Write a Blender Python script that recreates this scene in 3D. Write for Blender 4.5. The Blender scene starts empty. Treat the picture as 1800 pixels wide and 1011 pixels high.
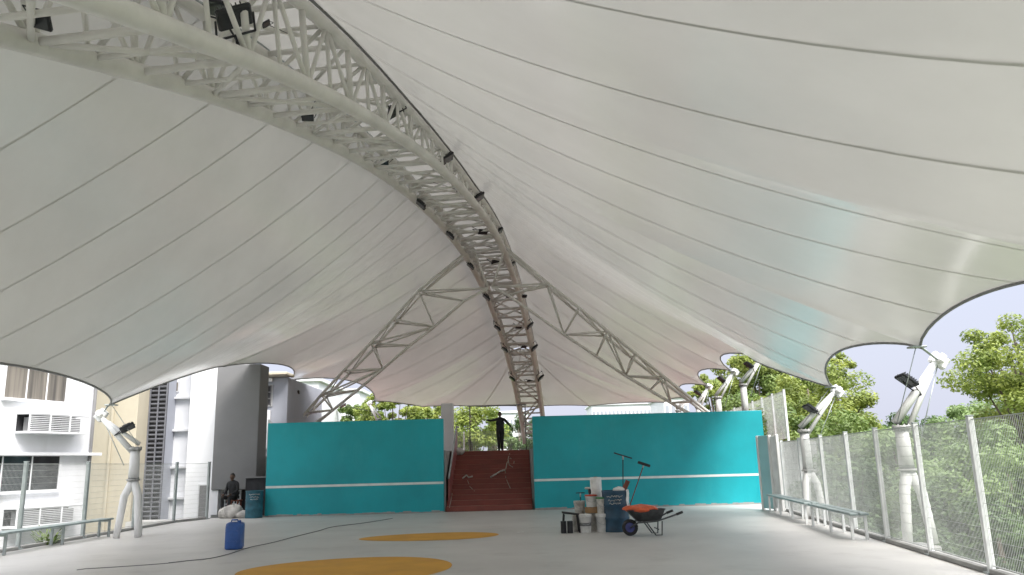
import bpy, math, random
from mathutils import Vector, Matrix
random.seed(7)
R = math.radians
SC = bpy.context.scene
COL = SC.collection

# ------------------------------------------------------------------ camera
F, CH = 1400.0, 1.5
PITCH, ROLL = math.atan(309.5 / F), R(1.5)
cd = bpy.data.cameras.new('camera')
cam = bpy.data.objects.new('camera', cd)
COL.objects.link(cam)
SC.camera = cam
cd.sensor_width = 36.0
cd.lens = 36.0 * F / 1800.0
cd.clip_start = 0.05
cd.clip_end = 3000
cam.matrix_world = Matrix.Translation((0, 0, CH)) @ Matrix.Rotation(math.pi / 2 + PITCH, 4, 'X') @ Matrix.Rotation(-ROLL, 4, 'Z')

# ------------------------------------------------------------------ world, sun, exposure
SUN_EL, SUN_AZ = R(52), R(150)          # azimuth measured from +Y towards +X
w = bpy.data.worlds.new("World")
SC.world = w
w.use_nodes = True
nt = w.node_tree
nt.nodes.clear()
sky = nt.nodes.new('ShaderNodeTexSky')
sky.sky_type = 'NISHITA'
sky.sun_disc = False
sky.sun_elevation = SUN_EL
sky.sun_rotation = SUN_AZ
sky.air_density = 1.4
sky.dust_density = 4.0
sky.ozone_density = 2.0
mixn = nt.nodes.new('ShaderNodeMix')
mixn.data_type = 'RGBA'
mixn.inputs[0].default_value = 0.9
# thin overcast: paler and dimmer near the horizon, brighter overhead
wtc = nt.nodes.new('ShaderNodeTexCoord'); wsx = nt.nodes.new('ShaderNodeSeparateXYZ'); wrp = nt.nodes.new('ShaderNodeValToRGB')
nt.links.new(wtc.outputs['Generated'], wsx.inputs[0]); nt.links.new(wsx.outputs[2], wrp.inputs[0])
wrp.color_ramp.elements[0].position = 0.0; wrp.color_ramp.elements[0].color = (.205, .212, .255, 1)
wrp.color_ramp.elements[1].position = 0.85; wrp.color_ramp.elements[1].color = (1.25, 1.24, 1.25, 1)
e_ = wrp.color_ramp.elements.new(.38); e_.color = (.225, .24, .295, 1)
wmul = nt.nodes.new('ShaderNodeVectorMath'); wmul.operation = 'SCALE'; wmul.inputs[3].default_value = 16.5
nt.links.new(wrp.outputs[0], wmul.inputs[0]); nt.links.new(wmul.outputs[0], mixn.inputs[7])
bg = nt.nodes.new('ShaderNodeBackground')
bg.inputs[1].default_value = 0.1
wo = nt.nodes.new('ShaderNodeOutputWorld')
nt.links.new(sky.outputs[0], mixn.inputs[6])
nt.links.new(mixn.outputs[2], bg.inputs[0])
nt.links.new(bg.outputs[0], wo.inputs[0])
ld = bpy.data.lights.new('sun', 'SUN')
ld.energy = 2.2
ld.angle = R(26)
ld.color = (1.0, 0.96, 0.9)
sun = bpy.data.objects.new('sun', ld)
COL.objects.link(sun)
sd = Vector((math.sin(SUN_AZ) * math.cos(SUN_EL), math.cos(SUN_AZ) * math.cos(SUN_EL), math.sin(SUN_EL)))
sun.rotation_euler = sd.to_track_quat('Z', 'Y').to_euler()
SC.view_settings.view_transform = 'Standard'
SC.view_settings.look = 'None'
SC.view_settings.exposure = 1.15
SC.view_settings.gamma = 1
SC.cycles.max_bounces = 8
SC.cycles.diffuse_bounces = 4
SC.cycles.transparent_max_bounces = 12
SC.cycles.use_denoising = True

# ------------------------------------------------------------------ survey helpers (photo pixel -> point in the place)
cp, sp, cr, sr = math.cos(PITCH), math.sin(PITCH), math.cos(ROLL), math.sin(ROLL)
def ray(px, py):
    x = (px - 900) / F; y = (505.5 - py) / F
    X = x * cr + y * sr; U = -x * sr + y * cr
    return Vector((X, cp - U * sp, sp + U * cp))
def at(px, py, Y):
    v = ray(px, py); v = v * (Y / v.y); v.z += CH
    return v
def fl(px, py, z=0.0):
    v = ray(px, py); v = v * ((z - CH) / v.z); v.z += CH
    return v
def hit(px, py, P0, n):
    v = ray(px, py); O = Vector((0, 0, CH))
    t = (Vector(P0) - O).dot(n) / v.dot(n)
    return O + v * t
def proj(P):
    X, Y, Z = P[0], P[1], P[2] - CH
    d = Y * cp + Z * sp; U = (Z * cp - Y * sp) / d; x = X / d
    return 900 + (x * cr - U * sr) * F, 505.5 - (x * sr + U * cr) * F
def interp(x, tb):
    if x <= tb[0][0]: return tb[0][1]
    for (a, b), (c, d) in zip(tb, tb[1:]):
        if x <= c: return b + (d - b) * (x - a) / (c - a)
    return tb[-1][1]
def smooth_tab(tb, n=6):
    """Catmull-Rom resampling of a table"""
    out = []
    for i in range(len(tb) - 1):
        p0 = tb[max(i - 1, 0)]; p1 = tb[i]; p2 = tb[i + 1]; p3 = tb[min(i + 2, len(tb) - 1)]
        for k in range(n):
            t = k / n
            out.append(tuple(0.5 * (2 * b + (c - a) * t + (2 * a - 5 * b + 4 * c - d) * t * t + (3 * b - a - 3 * c + d) * t ** 3)
                             for a, b, c, d in zip(p0, p1, p2, p3)))
    out.append(tuple(tb[-1]))
    return out

# ------------------------------------------------------------------ materials
MATS = {}
def mat(name, col, rough=0.6, metal=0.0, var=0.08, vscale=3.0, bump=0.0, bscale=40.0, trans=0.0, col2=None, spec=None, stretch=(1, 1, 1), stain=None):
    if name in MATS: return MATS[name]
    m = bpy.data.materials.new(name); m.use_nodes = True
    n = m.node_tree; b = n.nodes['Principled BSDF']
    b.inputs['Roughness'].default_value = rough
    b.inputs['Metallic'].default_value = metal
    if spec is not None: b.inputs['Specular IOR Level'].default_value = spec
    tc = n.nodes.new('ShaderNodeTexCoord')
    mp = n.nodes.new('ShaderNodeMapping'); mp.inputs['Scale'].default_value = stretch
    n.links.new(tc.outputs['Object'], mp.inputs[0])
    nz = n.nodes.new('ShaderNodeTexNoise'); nz.inputs['Scale'].default_value = vscale
    nz.inputs['Detail'].default_value = 6; nz.inputs['Roughness'].default_value = 0.6
    n.links.new(mp.outputs[0], nz.inputs['Vector'])
    rp = n.nodes.new('ShaderNodeValToRGB')
    c2 = col2 or tuple(max(0, c * (1 - 2.2 * var)) for c in col)
    c1 = col if col2 else tuple(min(1, c * (1 + 1.2 * var)) for c in col)
    rp.color_ramp.elements[0].position = 0.32; rp.color_ramp.elements[0].color = (*c2, 1)
    rp.color_ramp.elements[1].position = 0.68; rp.color_ramp.elements[1].color = (*c1, 1)
    n.links.new(nz.outputs['Fac'], rp.inputs[0])
    n.links.new(rp.outputs[0], b.inputs['Base Color'])
    if stain:   # irregular worn patches and speckle
        amt, ssc, sstr, scol = stain
        mp2 = n.nodes.new('ShaderNodeMapping'); mp2.inputs['Scale'].default_value = sstr; n.links.new(tc.outputs['Object'], mp2.inputs[0])
        n3 = n.nodes.new('ShaderNodeTexNoise'); n3.inputs['Scale'].default_value = ssc; n3.inputs['Detail'].default_value = 9; n3.inputs['Roughness'].default_value = .68
        n.links.new(mp2.outputs[0], n3.inputs['Vector'])
        r3 = n.nodes.new('ShaderNodeValToRGB'); r3.color_ramp.elements[0].position = .54; r3.color_ramp.elements[0].color = (0, 0, 0, 1)
        r3.color_ramp.elements[1].position = .70; r3.color_ramp.elements[1].color = (amt, amt, amt, 1)
        n.links.new(n3.outputs['Fac'], r3.inputs[0])
        m3_ = n.nodes.new('ShaderNodeMix'); m3_.data_type = 'RGBA'; m3_.inputs[7].default_value = (*scol, 1)
        n.links.new(r3.outputs[0], m3_.inputs[0]); n.links.new(rp.outputs[0], m3_.inputs[6]); n.links.new(m3_.outputs[2], b.inputs['Base Color'])
    if bump:
        n2 = n.nodes.new('ShaderNodeTexNoise'); n2.inputs['Scale'].default_value = bscale; n2.inputs['Detail'].default_value = 4
        n.links.new(tc.outputs['Object'], n2.inputs['Vector'])
        bp = n.nodes.new('ShaderNodeBump'); bp.inputs['Strength'].default_value = bump; bp.inputs['Distance'].default_value = 0.02
        n.links.new(n2.outputs['Fac'], bp.inputs['Height']); n.links.new(bp.outputs[0], b.inputs['Normal'])
    if trans:
        tr = n.nodes.new('ShaderNodeBsdfTranslucent'); mx = n.nodes.new('ShaderNodeMixShader')
        n.links.new(rp.outputs[0], tr.inputs[0]); mx.inputs[0].default_value = trans
        out = n.nodes['Material Output']
        n.links.new(b.outputs[0], mx.inputs[1]); n.links.new(tr.outputs[0], mx.inputs[2]); n.links.new(mx.outputs[0], out.inputs[0])
    MATS[name] = m
    return m
M_MEMB = mat('membrane', (.72, .71, .68), .21, var=.035, vscale=.35, trans=.085, spec=.7)
M_SEAM = mat('membrane_seam', (.69, .68, .655), .42, var=.03, vscale=2, trans=.06)
M_EDGE = mat('edge_cable', (.24, .24, .24), .5, var=.1, vscale=6)
M_STEEL = mat('white_steel', (.80, .79, .745), .42, var=.06, vscale=1.2, bump=.05)
M_STEEL2 = mat('far_lattice_steel', (.74, .72, .69), .5, var=.07, vscale=1.2, bump=.05)  # slightly darker, rougher steel for the lattice bays near the arch foot
M_MAST = mat('white_mast_paint', (.80, .80, .79), .38, var=.05, vscale=1.5, stain=(.3, 3.0, (1, 1, .4), (.55, .54, .50)))
M_BLACK = mat('black_housing', (.018, .020, .024), .45, var=.2, vscale=8)
M_LENS = mat('lamp_glass', (.05, .055, .06), .12, var=.1, vscale=4)
M_GALV = mat('galvanised', (.42, .46, .46), .42, metal=.55, var=.1, vscale=5)
M_POST = mat('fence_post_paint', (.80, .82, .82), .4, metal=.0, var=.05, vscale=4)
M_WIRE = mat('fence_wire', (.56, .58, .57), .5, metal=.1, var=.08, vscale=4)
M_BENCH = mat('bench_paint', (.30, .36, .36), .4, metal=.2, var=.1, vscale=4)
M_CONC = mat('court_coating', (.60, .59, .57), .45, col2=(.50, .49, .475), vscale=.45, bump=.12, bscale=60, stain=(.30, 1.1, (1, 1, 1), (.30, .285, .265)))
M_CURB = mat('curb_concrete', (.34, .34, .33), .8, var=.12, vscale=2, bump=.3)
M_ORNG = mat('orange_court_paint', (.62, .31, .02), .6, var=.06, vscale=1.5, bump=.08, bscale=60)
M_TEAL = mat('teal_wall_paint', (.006, .37, .43), .45, var=.07, vscale=.6, bump=.06, bscale=25, stain=(.22, 1.6, (1, 1, .35), (.05, .42, .46)))
M_TEAL2 = mat('pale_teal_panel', (.36, .66, .70), .45, var=.05, vscale=.8)
M_WLINE = mat('white_line_paint', (.74, .80, .78), .5, var=.05, vscale=3)
M_RED = mat('red_stair_coating', (.27, .066, .047), .55, col2=(.20, .05, .037), vscale=1.3, bump=.1)
M_REDL = mat('pale_nosing', (.52, .27, .21), .6, var=.15, vscale=6)  # paler strip along each step edge
M_WHITEW = mat('white_wall_paint', (.80, .81, .84), .6, var=.03, vscale=.5, bump=.04, stain=(.35, .9, (1, 1, .25), (.58, .58, .58)))
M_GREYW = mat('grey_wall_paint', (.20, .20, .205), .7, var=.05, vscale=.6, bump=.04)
M_BLUEG = mat('bluegrey_wall_paint', (.40, .42, .48), .7, var=.05, vscale=.6)
M_CREAM = mat('cream_wall_paint', (.56, .51, .40), .7, var=.05, vscale=.6, stain=(.3, .9, (1, 1, .25), (.42, .38, .30)))
M_DARK = mat('dark_interior', (.035, .035, .04), .8, var=.3, vscale=2)  # near-black colour in place of shade in recesses and behind slats
M_GLASS = mat('window_glass', (.05, .055, .06), .08, var=.3, vscale=1)
M_CURT = mat('curtain', (.26, .235, .20), .8, col2=(.07, .065, .06), vscale=5, stretch=(1, 1, .02))
M_SLAT = mat('louvre_slat', (.66, .67, .69), .5, var=.06, vscale=3)
M_DSLAT = mat('dark_louvre_slat', (.17, .175, .20), .5, var=.1, vscale=3)
M_GROUND = mat('grass_ground', (.09, .13, .035), .9, col2=(.05, .075, .025), vscale=.3, bump=.3, bscale=3)
M_BARK = mat('bark', (.16, .13, .10), .9, var=.25, vscale=6, bump=.4)
def leafmat(name, c, c2):
    return mat(name, c, .5, col2=c2, vscale=.9, trans=.35)
M_LEAF1 = leafmat('leaf_yellow_green', (.37, .42, .085), (.15, .22, .05))
M_LEAF2 = leafmat('leaf_mid_green', (.24, .32, .085), (.10, .17, .04))
M_LEAF3 = leafmat('leaf_dark_green', (.13, .22, .065), (.055, .10, .035))
M_LEAF4 = leafmat('leaf_pale_green', (.30, .41, .16), (.14, .22, .08))
M_BLUE = mat('blue_plastic', (.035, .11, .36), .35, var=.1, vscale=5)
M_NAVY = mat('navy_drum_paint', (.022, .075, .13), .45, var=.2, vscale=5, bump=.1)
M_WPL = mat('white_plastic', (.78, .78, .76), .4, var=.09, vscale=7)
M_WPL2 = mat('dirty_white_plastic', (.60, .58, .54), .5, var=.2, vscale=9)
M_ORPL = mat('orange_plastic_sheet', (.72, .13, .045), .5, var=.15, vscale=9, bump=.3, bscale=20)
M_RPL = mat('red_plastic', (.5, .07, .04), .45, var=.1, vscale=6)
M_GPL = mat('green_plastic', (.04, .22, .07), .45, var=.1, vscale=6)
M_CARD = mat('cardboard', (.36, .22, .11), .8, var=.1, vscale=8)
M_BARROW = mat('barrow_grey', (.10, .11, .115), .5, metal=.3, var=.25, vscale=7)
M_RUBBER = mat('rubber', (.03, .03, .032), .8, var=.1)
M_WHEEL = mat('blue_wheel', (.07, .08, .26), .5, var=.15, vscale=6)
M_WOODR = mat('red_brown_wood', (.22, .07, .045), .7, var=.2, vscale=6, stretch=(1, 1, .2))
M_SACK = mat('white_sack', (.52, .50, .47), .8, var=.16, vscale=5, bump=.5, bscale=12)
M_CLOTHD = mat('dark_clothing', (.020, .021, .024), .85, var=.3, vscale=6)
M_SKIN = mat('skin', (.11, .065, .045), .6, var=.1, vscale=8)
M_HAIR = mat('hair', (.012, .011, .010), .7, var=.2, vscale=20)
M_FARW = mat('far_white_wall', (.78, .79, .82), .7, var=.04, vscale=.3)
M_ROPE = mat('pale_rope', (.50, .44, .38), .8, var=.1)
M_PLAT = mat('platform_coating', (.19, .085, .07), .7, var=.1, vscale=1.2)
M_PINK = mat('pink_panel_paint', (.30, .09, .085), .5, var=.12, vscale=2)

# ------------------------------------------------------------------ mesh building
class MB:
    def __init__(s): s.v = []; s.f = []; s.mi = []; s.sm = []
    def add(s, vs, fs, mi=0, sm=False):
        o = len(s.v); s.v += [tuple(q) for q in vs]
        for f in fs: s.f.append(tuple(i + o for i in f)); s.mi.append(mi); s.sm.append(sm)
        return s
    def box(s, c, size, rz=0.0, mi=0, mat3=None):
        hx, hy, hz = size[0] / 2, size[1] / 2, size[2] / 2
        m = mat3 if mat3 is not None else Matrix.Rotation(rz, 3, 'Z')
        c = Vector(c)
        vs = [c + m @ Vector((x * hx, y * hy, z * hz)) for x in (-1, 1) for y in (-1, 1) for z in (-1, 1)]
        return s.add(vs, [(0, 1, 3, 2), (4, 6, 7, 5), (0, 4, 5, 1), (2, 3, 7, 6), (0, 2, 6, 4), (1, 5, 7, 3)], mi)
    def bbox(s, c, size, bev=.01, rz=0.0, mi=0, mat3=None):
        """box with chamfered edges"""
        hx, hy, hz = size[0] / 2, size[1] / 2, size[2] / 2
        b = min(bev, hx * .9, hy * .9, hz * .9)
        m = mat3 if mat3 is not None else Matrix.Rotation(rz, 3, 'Z')
        c = Vector(c); vs = []; idx = {}
        for x in (-1, 1):
            for y in (-1, 1):
                for z in (-1, 1):
                    for k in range(3):
                        p = [x * hx, y * hy, z * hz]
                        for j in range(3):
                            if j != k: p[j] -= (x, y, z)[j] * b
                        idx[(x, y, z, k)] = len(vs); vs.append(c + m @ Vector(p))
        fs = []
        for k in range(3):
            o = [j for j in range(3) if j != k]
            for sg in (-1, 1):
                q = []
                for a, d in ((-1, -1), (1, -1), (1, 1), (-1, 1)):
                    key = [0, 0, 0]; key[k] = sg; key[o[0]] = a; key[o[1]] = d
                    q.append(idx[(*key, k)])
                fs.append(tuple(q))
        for k in range(3):
            o = [j for j in range(3) if j != k]
            for a in (-1, 1):
                for d in (-1, 1):
                    q = []
                    for sg, kk in ((-1, o[0]), (1, o[0]), (1, o[1]), (-1, o[1])):
                        key = [0, 0, 0]; key[k] = sg; key[o[0]] = a; key[o[1]] = d
                        q.append(idx[(*key, kk)])
                    fs.append(tuple(q))
        for x in (-1, 1):
            for y in (-1, 1):
                for z in (-1, 1):
                    fs.append(tuple(idx[(x, y, z, k)] for k in range(3)))
        return s.add(vs, fs, mi)
    def tube(s, pts, r, n=10, mi=0, cap=True, sm=True):
        pts = [Vector(q) for q in pts]
        rs = r if isinstance(r, (list, tuple)) else [r] * len(pts)
        vs = []; prev = None
        for i, q in enumerate(pts):
            a = pts[max(i - 1, 0)]; b = pts[min(i + 1, len(pts) - 1)]
            t = (b - a).normalized()
            if prev is None:
                u = t.orthogonal().normalized()
            else:
                u = (prev - t * prev.dot(t)).normalized()
            prev = u; v = t.cross(u)
            for k in range(n):
                an = 2 * math.pi * k / n
                vs.append(q + (u * math.cos(an) + v * math.sin(an)) * rs[i])
        fs = []
        for i in range(len(pts) - 1):
            for k in range(n):
                k2 = (k + 1) % n
                fs.append((i * n + k, i * n + k2, (i + 1) * n + k2, (i + 1) * n + k))
        s.add(vs, fs, mi, sm)
        if cap:
            o = len(s.v) - len(vs)
            s.f.append(tuple(o + k for k in reversed(range(n)))); s.mi.append(mi); s.sm.append(False)
            o2 = o + (len(pts) - 1) * n
            s.f.append(tuple(o2 + k for k in range(n))); s.mi.append(mi); s.sm.append(False)
        return s
    def bar(s, a, b, r, n=8, mi=0): return s.tube([a, b], r, n, mi)
    def lathe(s, prof, c=(0, 0, 0), n=24, mi=0, m3=None, sq=0.0):
        """prof: [(radius, z)]; sq>0 squares the section"""
        vs = []; c = Vector(c)
        for (rr, z) in prof:
            for k in range(n):
                an = 2 * math.pi * k / n
                cx, cy = math.cos(an), math.sin(an)
                g = 1.0 + sq * (1 / max(abs(cx), abs(cy)) - 1)
                p = Vector((rr * cx * g, rr * cy * g, z))
                vs.append(c + (m3 @ p if m3 is not None else p))
        fs = []
        for i in range(len(prof) - 1):
            for k in range(n):
                k2 = (k + 1) % n
                fs.append((i * n + k, i * n + k2, (i + 1) * n + k2, (i + 1) * n + k))
        s.add(vs, fs, mi, True)
        o = len(s.v) - len(vs)
        s.f.append(tuple(o + k for k in reversed(range(n)))); s.mi.append(mi); s.sm.append(False)
        o2 = o + (len(prof) - 1) * n
        s.f.append(tuple(o2 + k for k in range(n))); s.mi.append(mi); s.sm.append(False)
        return s
    def prism(s, poly, z0, z1, mi=0):
        n = len(poly)
        vs = [(x, y, z0) for x, y in poly] + [(x, y, z1) for x, y in poly]
        fs = [tuple(reversed(range(n))), tuple(range(n, 2 * n))] + [(i, (i + 1) % n, n + (i + 1) % n, n + i) for i in range(n)]
        return s.add(vs, fs, mi)
    def build(s, name, m, parent=None, world=True):
        me = bpy.data.meshes.new(name)
        me.from_pydata(s.v, [], s.f)
        for mm in (m if isinstance(m, (list, tuple)) else [m]): me.materials.append(mm)
        me.polygons.foreach_set('material_index', s.mi)
        me.polygons.foreach_set('use_smooth', s.sm)
        me.update()
        o = bpy.data.objects.new(name, me); COL.objects.link(o)
        if parent is not None:
            o.parent = parent
            if world:   # mesh given in world coordinates; parents are unrotated empties
                q = parent; off = Vector((0, 0, 0))
                while q is not None: off += q.location; q = q.parent
                o.location = -off
        return o
def rot_to(zdir, xhint=Vector((1, 0, 0))):
    z = Vector(zdir).normalized(); x = xhint - z * xhint.dot(z)
    if x.length < 1e-3: x = z.orthogonal()
    x.normalize(); y = z.cross(x)
    return Matrix((x, y, z)).transposed()
def tag(o, label, cat, group=None):
    o['label'] = label; o['category'] = cat
    if group: o['group'] = group
    return o
def empty(name, loc, label, cat, group=None):
    o = bpy.data.objects.new(name, None); COL.objects.link(o); o.location = loc
    return tag(o, label, cat, group)
def struct(o, kind='structure'):
    o['kind'] = kind; return o
ORD = ['first', 'second', 'third', 'fourth', 'fifth', 'sixth', 'seventh', 'eighth', 'ninth', 'tenth', 'eleventh', 'twelfth', 'thirteenth', 'fourteenth']
def copy_thing(root, loc, label, rz=0.0, group=None):
    c = root.copy(); COL.objects.link(c); c.location = loc; c.rotation_euler = (0, 0, rz); c['label'] = label
    if group: c['group'] = group
    for ch in root.children:
        d = ch.copy(); COL.objects.link(d); d.parent = c
        for g in ch.children:
            e = g.copy(); COL.objects.link(e); e.parent = d
    return c

# ------------------------------------------------------------------ ground, deck, platform
GZ = -5.0
mb = MB(); N = 60; ext = 1500.0
gv = []
for j in range(N + 1):
    for i in range(N + 1):
        a = (i / N * 2 - 1); b = (j / N * 2 - 1)
        x = math.copysign(abs(a) ** 3, a) * ext; y = math.copysign(abs(b) ** 3, b) * ext + 20
        gv.append((x, y, GZ + .25 * math.sin(x * .21) * math.cos(y * .17)))
mb.add(gv, [(j * (N + 1) + i, j * (N + 1) + i + 1, (j + 1) * (N + 1) + i + 1, (j + 1) * (N + 1) + i) for j in range(N) for i in range(N)], 0, True)
struct(mb.build('ground', M_GROUND))

def rfx(Y): return 4.55 + .13 * Y            # right fence line
LFX = -10.55                                  # left fence line
deck = [(LFX - .35, -14), (rfx(-14) + .2, -14), (rfx(27.2) + .2, 27.2), (LFX - 1.9, 27.2), (LFX - 1.9, 26.2), (LFX - .35, 26.2)]
struct(MB().prism(deck, -.5, 0).build('court_floor', M_CONC))
low = [(x * .985, y) for x, y in deck]
struct(MB().prism(low, GZ - .5, -.504).build('court_foundation', M_CURB))
LX0_ = at(469, 800, 27).x
# raised upper platform with the stair between the two practice walls
SX0, SX1 = at(780, 899, 27.2).x + .05, at(938, 897, 27.2).x - .02
PX0 = -10.35
def platform(x0, x1, y0, y1):
    struct(MB().box(((x0 + x1) / 2, (y0 + y1) / 2, .694), (x1 - x0, y1 - y0, 2.588)).build('upper_platform', M_CURB))
    struct(MB().box(((x0 + x1) / 2, (y0 + y1) / 2, 1.996), (x1 - x0 - .1, y1 - y0 - .1, .008)).build('platform_floor', M_PLAT))
platform(PX0, SX0, 30.4, 50.6)
platform(LX0_ + .3, SX0, 27.31, 30.39)
xr = rfx(27) + 2.2
platform(SX1, xr, 27.8, 50.6)
NR = 12; RISE = 2.0 / NR; TRD = .34; SY0 = 27.25
topY = SY0 + NR * TRD
struct(MB().box(((SX0 + SX1) / 2, (topY + 50.6) / 2, .696), (SX1 - SX0 - .01, 50.6 - topY, 2.6)).build('platform_floor', M_PLAT))

st = empty('staircase', ((SX0 + SX1) / 2, SY0, 0), 'wide red painted stair rising between the two teal walls', 'staircase')
for k in range(NR):
    z1 = (k + 1) * RISE
    b = MB().bbox(((SX0 + SX1) / 2, SY0 + k * TRD + TRD / 2, z1 / 2), (SX1 - SX0 - .02, TRD - .001, z1), .008)
    o = b.build('step', M_RED, st)
    MB().box(((SX0 + SX1) / 2, SY0 + k * TRD + .02, z1 + .003), (SX1 - SX0 - .1, .05, .006)).build('nosing', M_REDL, o)

# painted ovals
def oval(cx, cy, rx, ry, rz, name):
    n = 64; m = Matrix.Rotation(rz, 2)
    vs = []
    for k in range(n):
        a = 2 * math.pi * k / n
        q = m @ Vector((rx * math.cos(a), ry * math.sin(a) * (1 + .12 * math.cos(a))))
        vs.append((cx + q.x, cy + q.y, .004))
    return MB().add(vs, [tuple(range(n))]).build(name, M_ORNG)
a = fl(638, 944); b = fl(878, 936); c = fl(760, 950.5); d = fl(745, 937.5)
o = oval((a.x + b.x) / 2, (c.y + d.y) / 2, abs(b.x - a.x) / 2, abs(d.y - c.y) / 2, math.atan2(b.y - a.y, b.x - a.x), 'floor_marking')
struct(o)
c = fl(645, 980)
o = oval(c.x - .05, c.y - 1.55, 1.62, 1.55, R(-4), 'floor_marking'); struct(o)

# ------------------------------------------------------------------ practice walls
WY = 27.0
def wall(x0, x1, label, wx0=None, name='practice_wall'):
    root = empty(name, ((x0 + x1) / 2, WY, 0), label, 'practice wall', 'teal tennis practice walls')
    ztop = 3.03
    MB().bbox(((x0 + x1) / 2, WY + .12, ztop / 2), (x1 - x0, .24, ztop), .012).build('panel', M_TEAL, root)
    MB().box(((x0 + x1) / 2, WY - .003, .945), (x1 - x0 - .01, .006, .075)).build('net_line', M_WLINE, root)
    b = MB(); n = 44; rnd = random.Random(int(x0 * 10))
    for k in range(n):
        xa = x0 + (x1 - x0) * k / n; xb = x0 + (x1 - x0) * (k + 1) / n; h = rnd.uniform(.03, .075)
        b.box(((xa + xb) / 2, WY - .003, h / 2), (xb - xa, .006, h))
    b.build('unpainted_base', M_CURB, root)
    return root
LX0, LX1 = at(469, 800, WY).x, at(779.5, 800, WY).x
RX0, RX1 = at(937.5, 800, WY).x, at(1346, 800, WY).x
wall(LX0, LX1, 'long teal wall with a white line left of the red stair')
wall(RX0, RX1, 'longer teal wall with a white line right of the red stair')
# small side screen right of the long wall
sroot = empty('side_screen', at(1350, 895, 26), 'pale teal panel between white posts at the outer end of the right wall', 'screen')
pa = fl(1343, 896); pb = fl(1377, 899); pa.z = pb.z = 0
h = 2.12
mid = (pa + pb) / 2; rz = math.atan2(pb.y - pa.y, pb.x - pa.x)
ux = (pb - pa).normalized()
q0 = pa + ux * (.62 * (pb - pa).length)
MB().bbox(((pa + q0) / 2) + Vector((0, 0, h / 2 + .02)), ((q0 - pa).length - .05, .04, h - .05), .005, rz).build('panel', M_TEAL2, sroot)
MB().bbox(((pb + q0) / 2) + Vector((0, 0, h / 2 + .02)), ((q0 - pb).length - .07, .03, h - .12), .005, rz).build('panel', M_POST, sroot)
for q in (pa, q0, pb): MB().bbox(q + Vector((0, 0, h / 2)), (.09, .09, h), .01, rz).build('post', M_MAST, sroot)

# ------------------------------------------------------------------ canopy: arch truss
AX = lambda Y: -6.8 + .16 * Y
ZT = smooth_tab([(-16, -6.2), (-11, -3.0), (-5, .9), (0, 3.5), (4, 5.2), (9, 6.95), (14, 8.5), (19, 9.7), (24, 10.55), (29, 11.0), (33, 11.0), (36.5, 10.6), (40, 9.7), (43, 8.4), (45.5, 6.9), (47.5, 5.2), (49, 3.6), (50, 2.05)])
ZT = [q for i, q in enumerate(ZT)]
def zc(Y): return interp(Y, ZT)
def hw(Y): return .95 if Y < 33 else .95 - .32 * (Y - 33) / 17
def hh(Y): return interp(Y, [(12, 1.62), (16, 1.32), (20, .95), (24, .70), (28, .52), (33, .55), (50, .6)])
def slope(Y):
    return Vector((.16, 1, (zc(Y + .3) - zc(Y - .3)) / .6)).normalized()
def chord(Y, sx, top=0, lift=0.0):
    t = slope(Y); side = Vector((.987, -.158, 0)); up = side.cross(t)
    if up.z < 0: up = -up
    return Vector((AX(Y), Y, zc(Y))) + side * (sx * hw(Y)) + up * (hh(Y) * top + lift)
arch = empty('arch_truss', (AX(50), 50, 2.0), 'huge white lattice arch truss carrying the canopy, footed beyond the red stair', 'truss')
Y0, Y1 = -9.0, 49.6
ys = []
Y = Y0
while Y < Y1:
    ys.append(Y); Y += (1.15 if Y < 30 else .82) * max(.25, slope(Y).y)
ys.append(Y1)
for sx, top, rr in ((-1, 0, .155), (1, 0, .155), (-1, 1, .13), (1, 1, .13)):
    MB().tube([chord(y, sx, top) for y in ys], [rr if y < 33 else rr * (1 - .3 * (y - 33) / 17) for y in ys], 14).build('chord', M_STEEL, arch)
bay = ys[::2] if (len(ys) % 2) else ys[::2] + [ys[-1]]
for k in range(len(bay) - 1):
    a, b = bay[k], bay[k + 1]; m = (a + b) / 2; q = MB(); r1, r2 = .062, .045
    q.bar(chord(a, -1), chord(a, 1), r1); q.bar(chord(a, -1, 1), chord(a, 1, 1), r1)
    q.bar(chord(a, -1), chord(a, -1, 1), r1); q.bar(chord(a, 1), chord(a, 1, 1), r1)
    for tp in (0, 1):
        if k % 2: q.bar(chord(a, -1, tp), chord(b, 1, tp), r2)
        else: q.bar(chord(a, 1, tp), chord(b, -1, tp), r2)
        q.bar(chord(m, -1, tp), chord(m, 1, tp), r2)
    for sx in (-1, 1):
        q.bar(chord(a, sx, 0), chord(m, sx, 1), r2); q.bar(chord(m, sx, 1), chord(b, sx, 0), r2)
        q.bar(chord(m, sx, 0), chord(m, sx, 1), r2 * .9)
    q.bar(chord(m, -1, 0), chord(m, 1, 1), r2)
    q.build('lattice_bay', M_STEEL2 if b > 34 else M_STEEL, arch)
# dark clamp rail drawing the dark line along the top right chord, where the fabric is fixed
MB().tube([chord(y, 1.06, 1, .22) for y in ys if y < 45], .05, 8).build('clamp_rail', M_EDGE, arch)
MB().tube([chord(y, -1.06, 1, .22) for y in ys if y < 45], .05, 8).build('clamp_rail', M_GALV, arch)
b = MB()
for sx in (-1, 1):
    f = chord(49.6, sx); b.bbox((f.x, f.y + .3, 2.12), (.5, .5, .24), .03)
b.build('foot_plate', M_GALV, arch)

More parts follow.
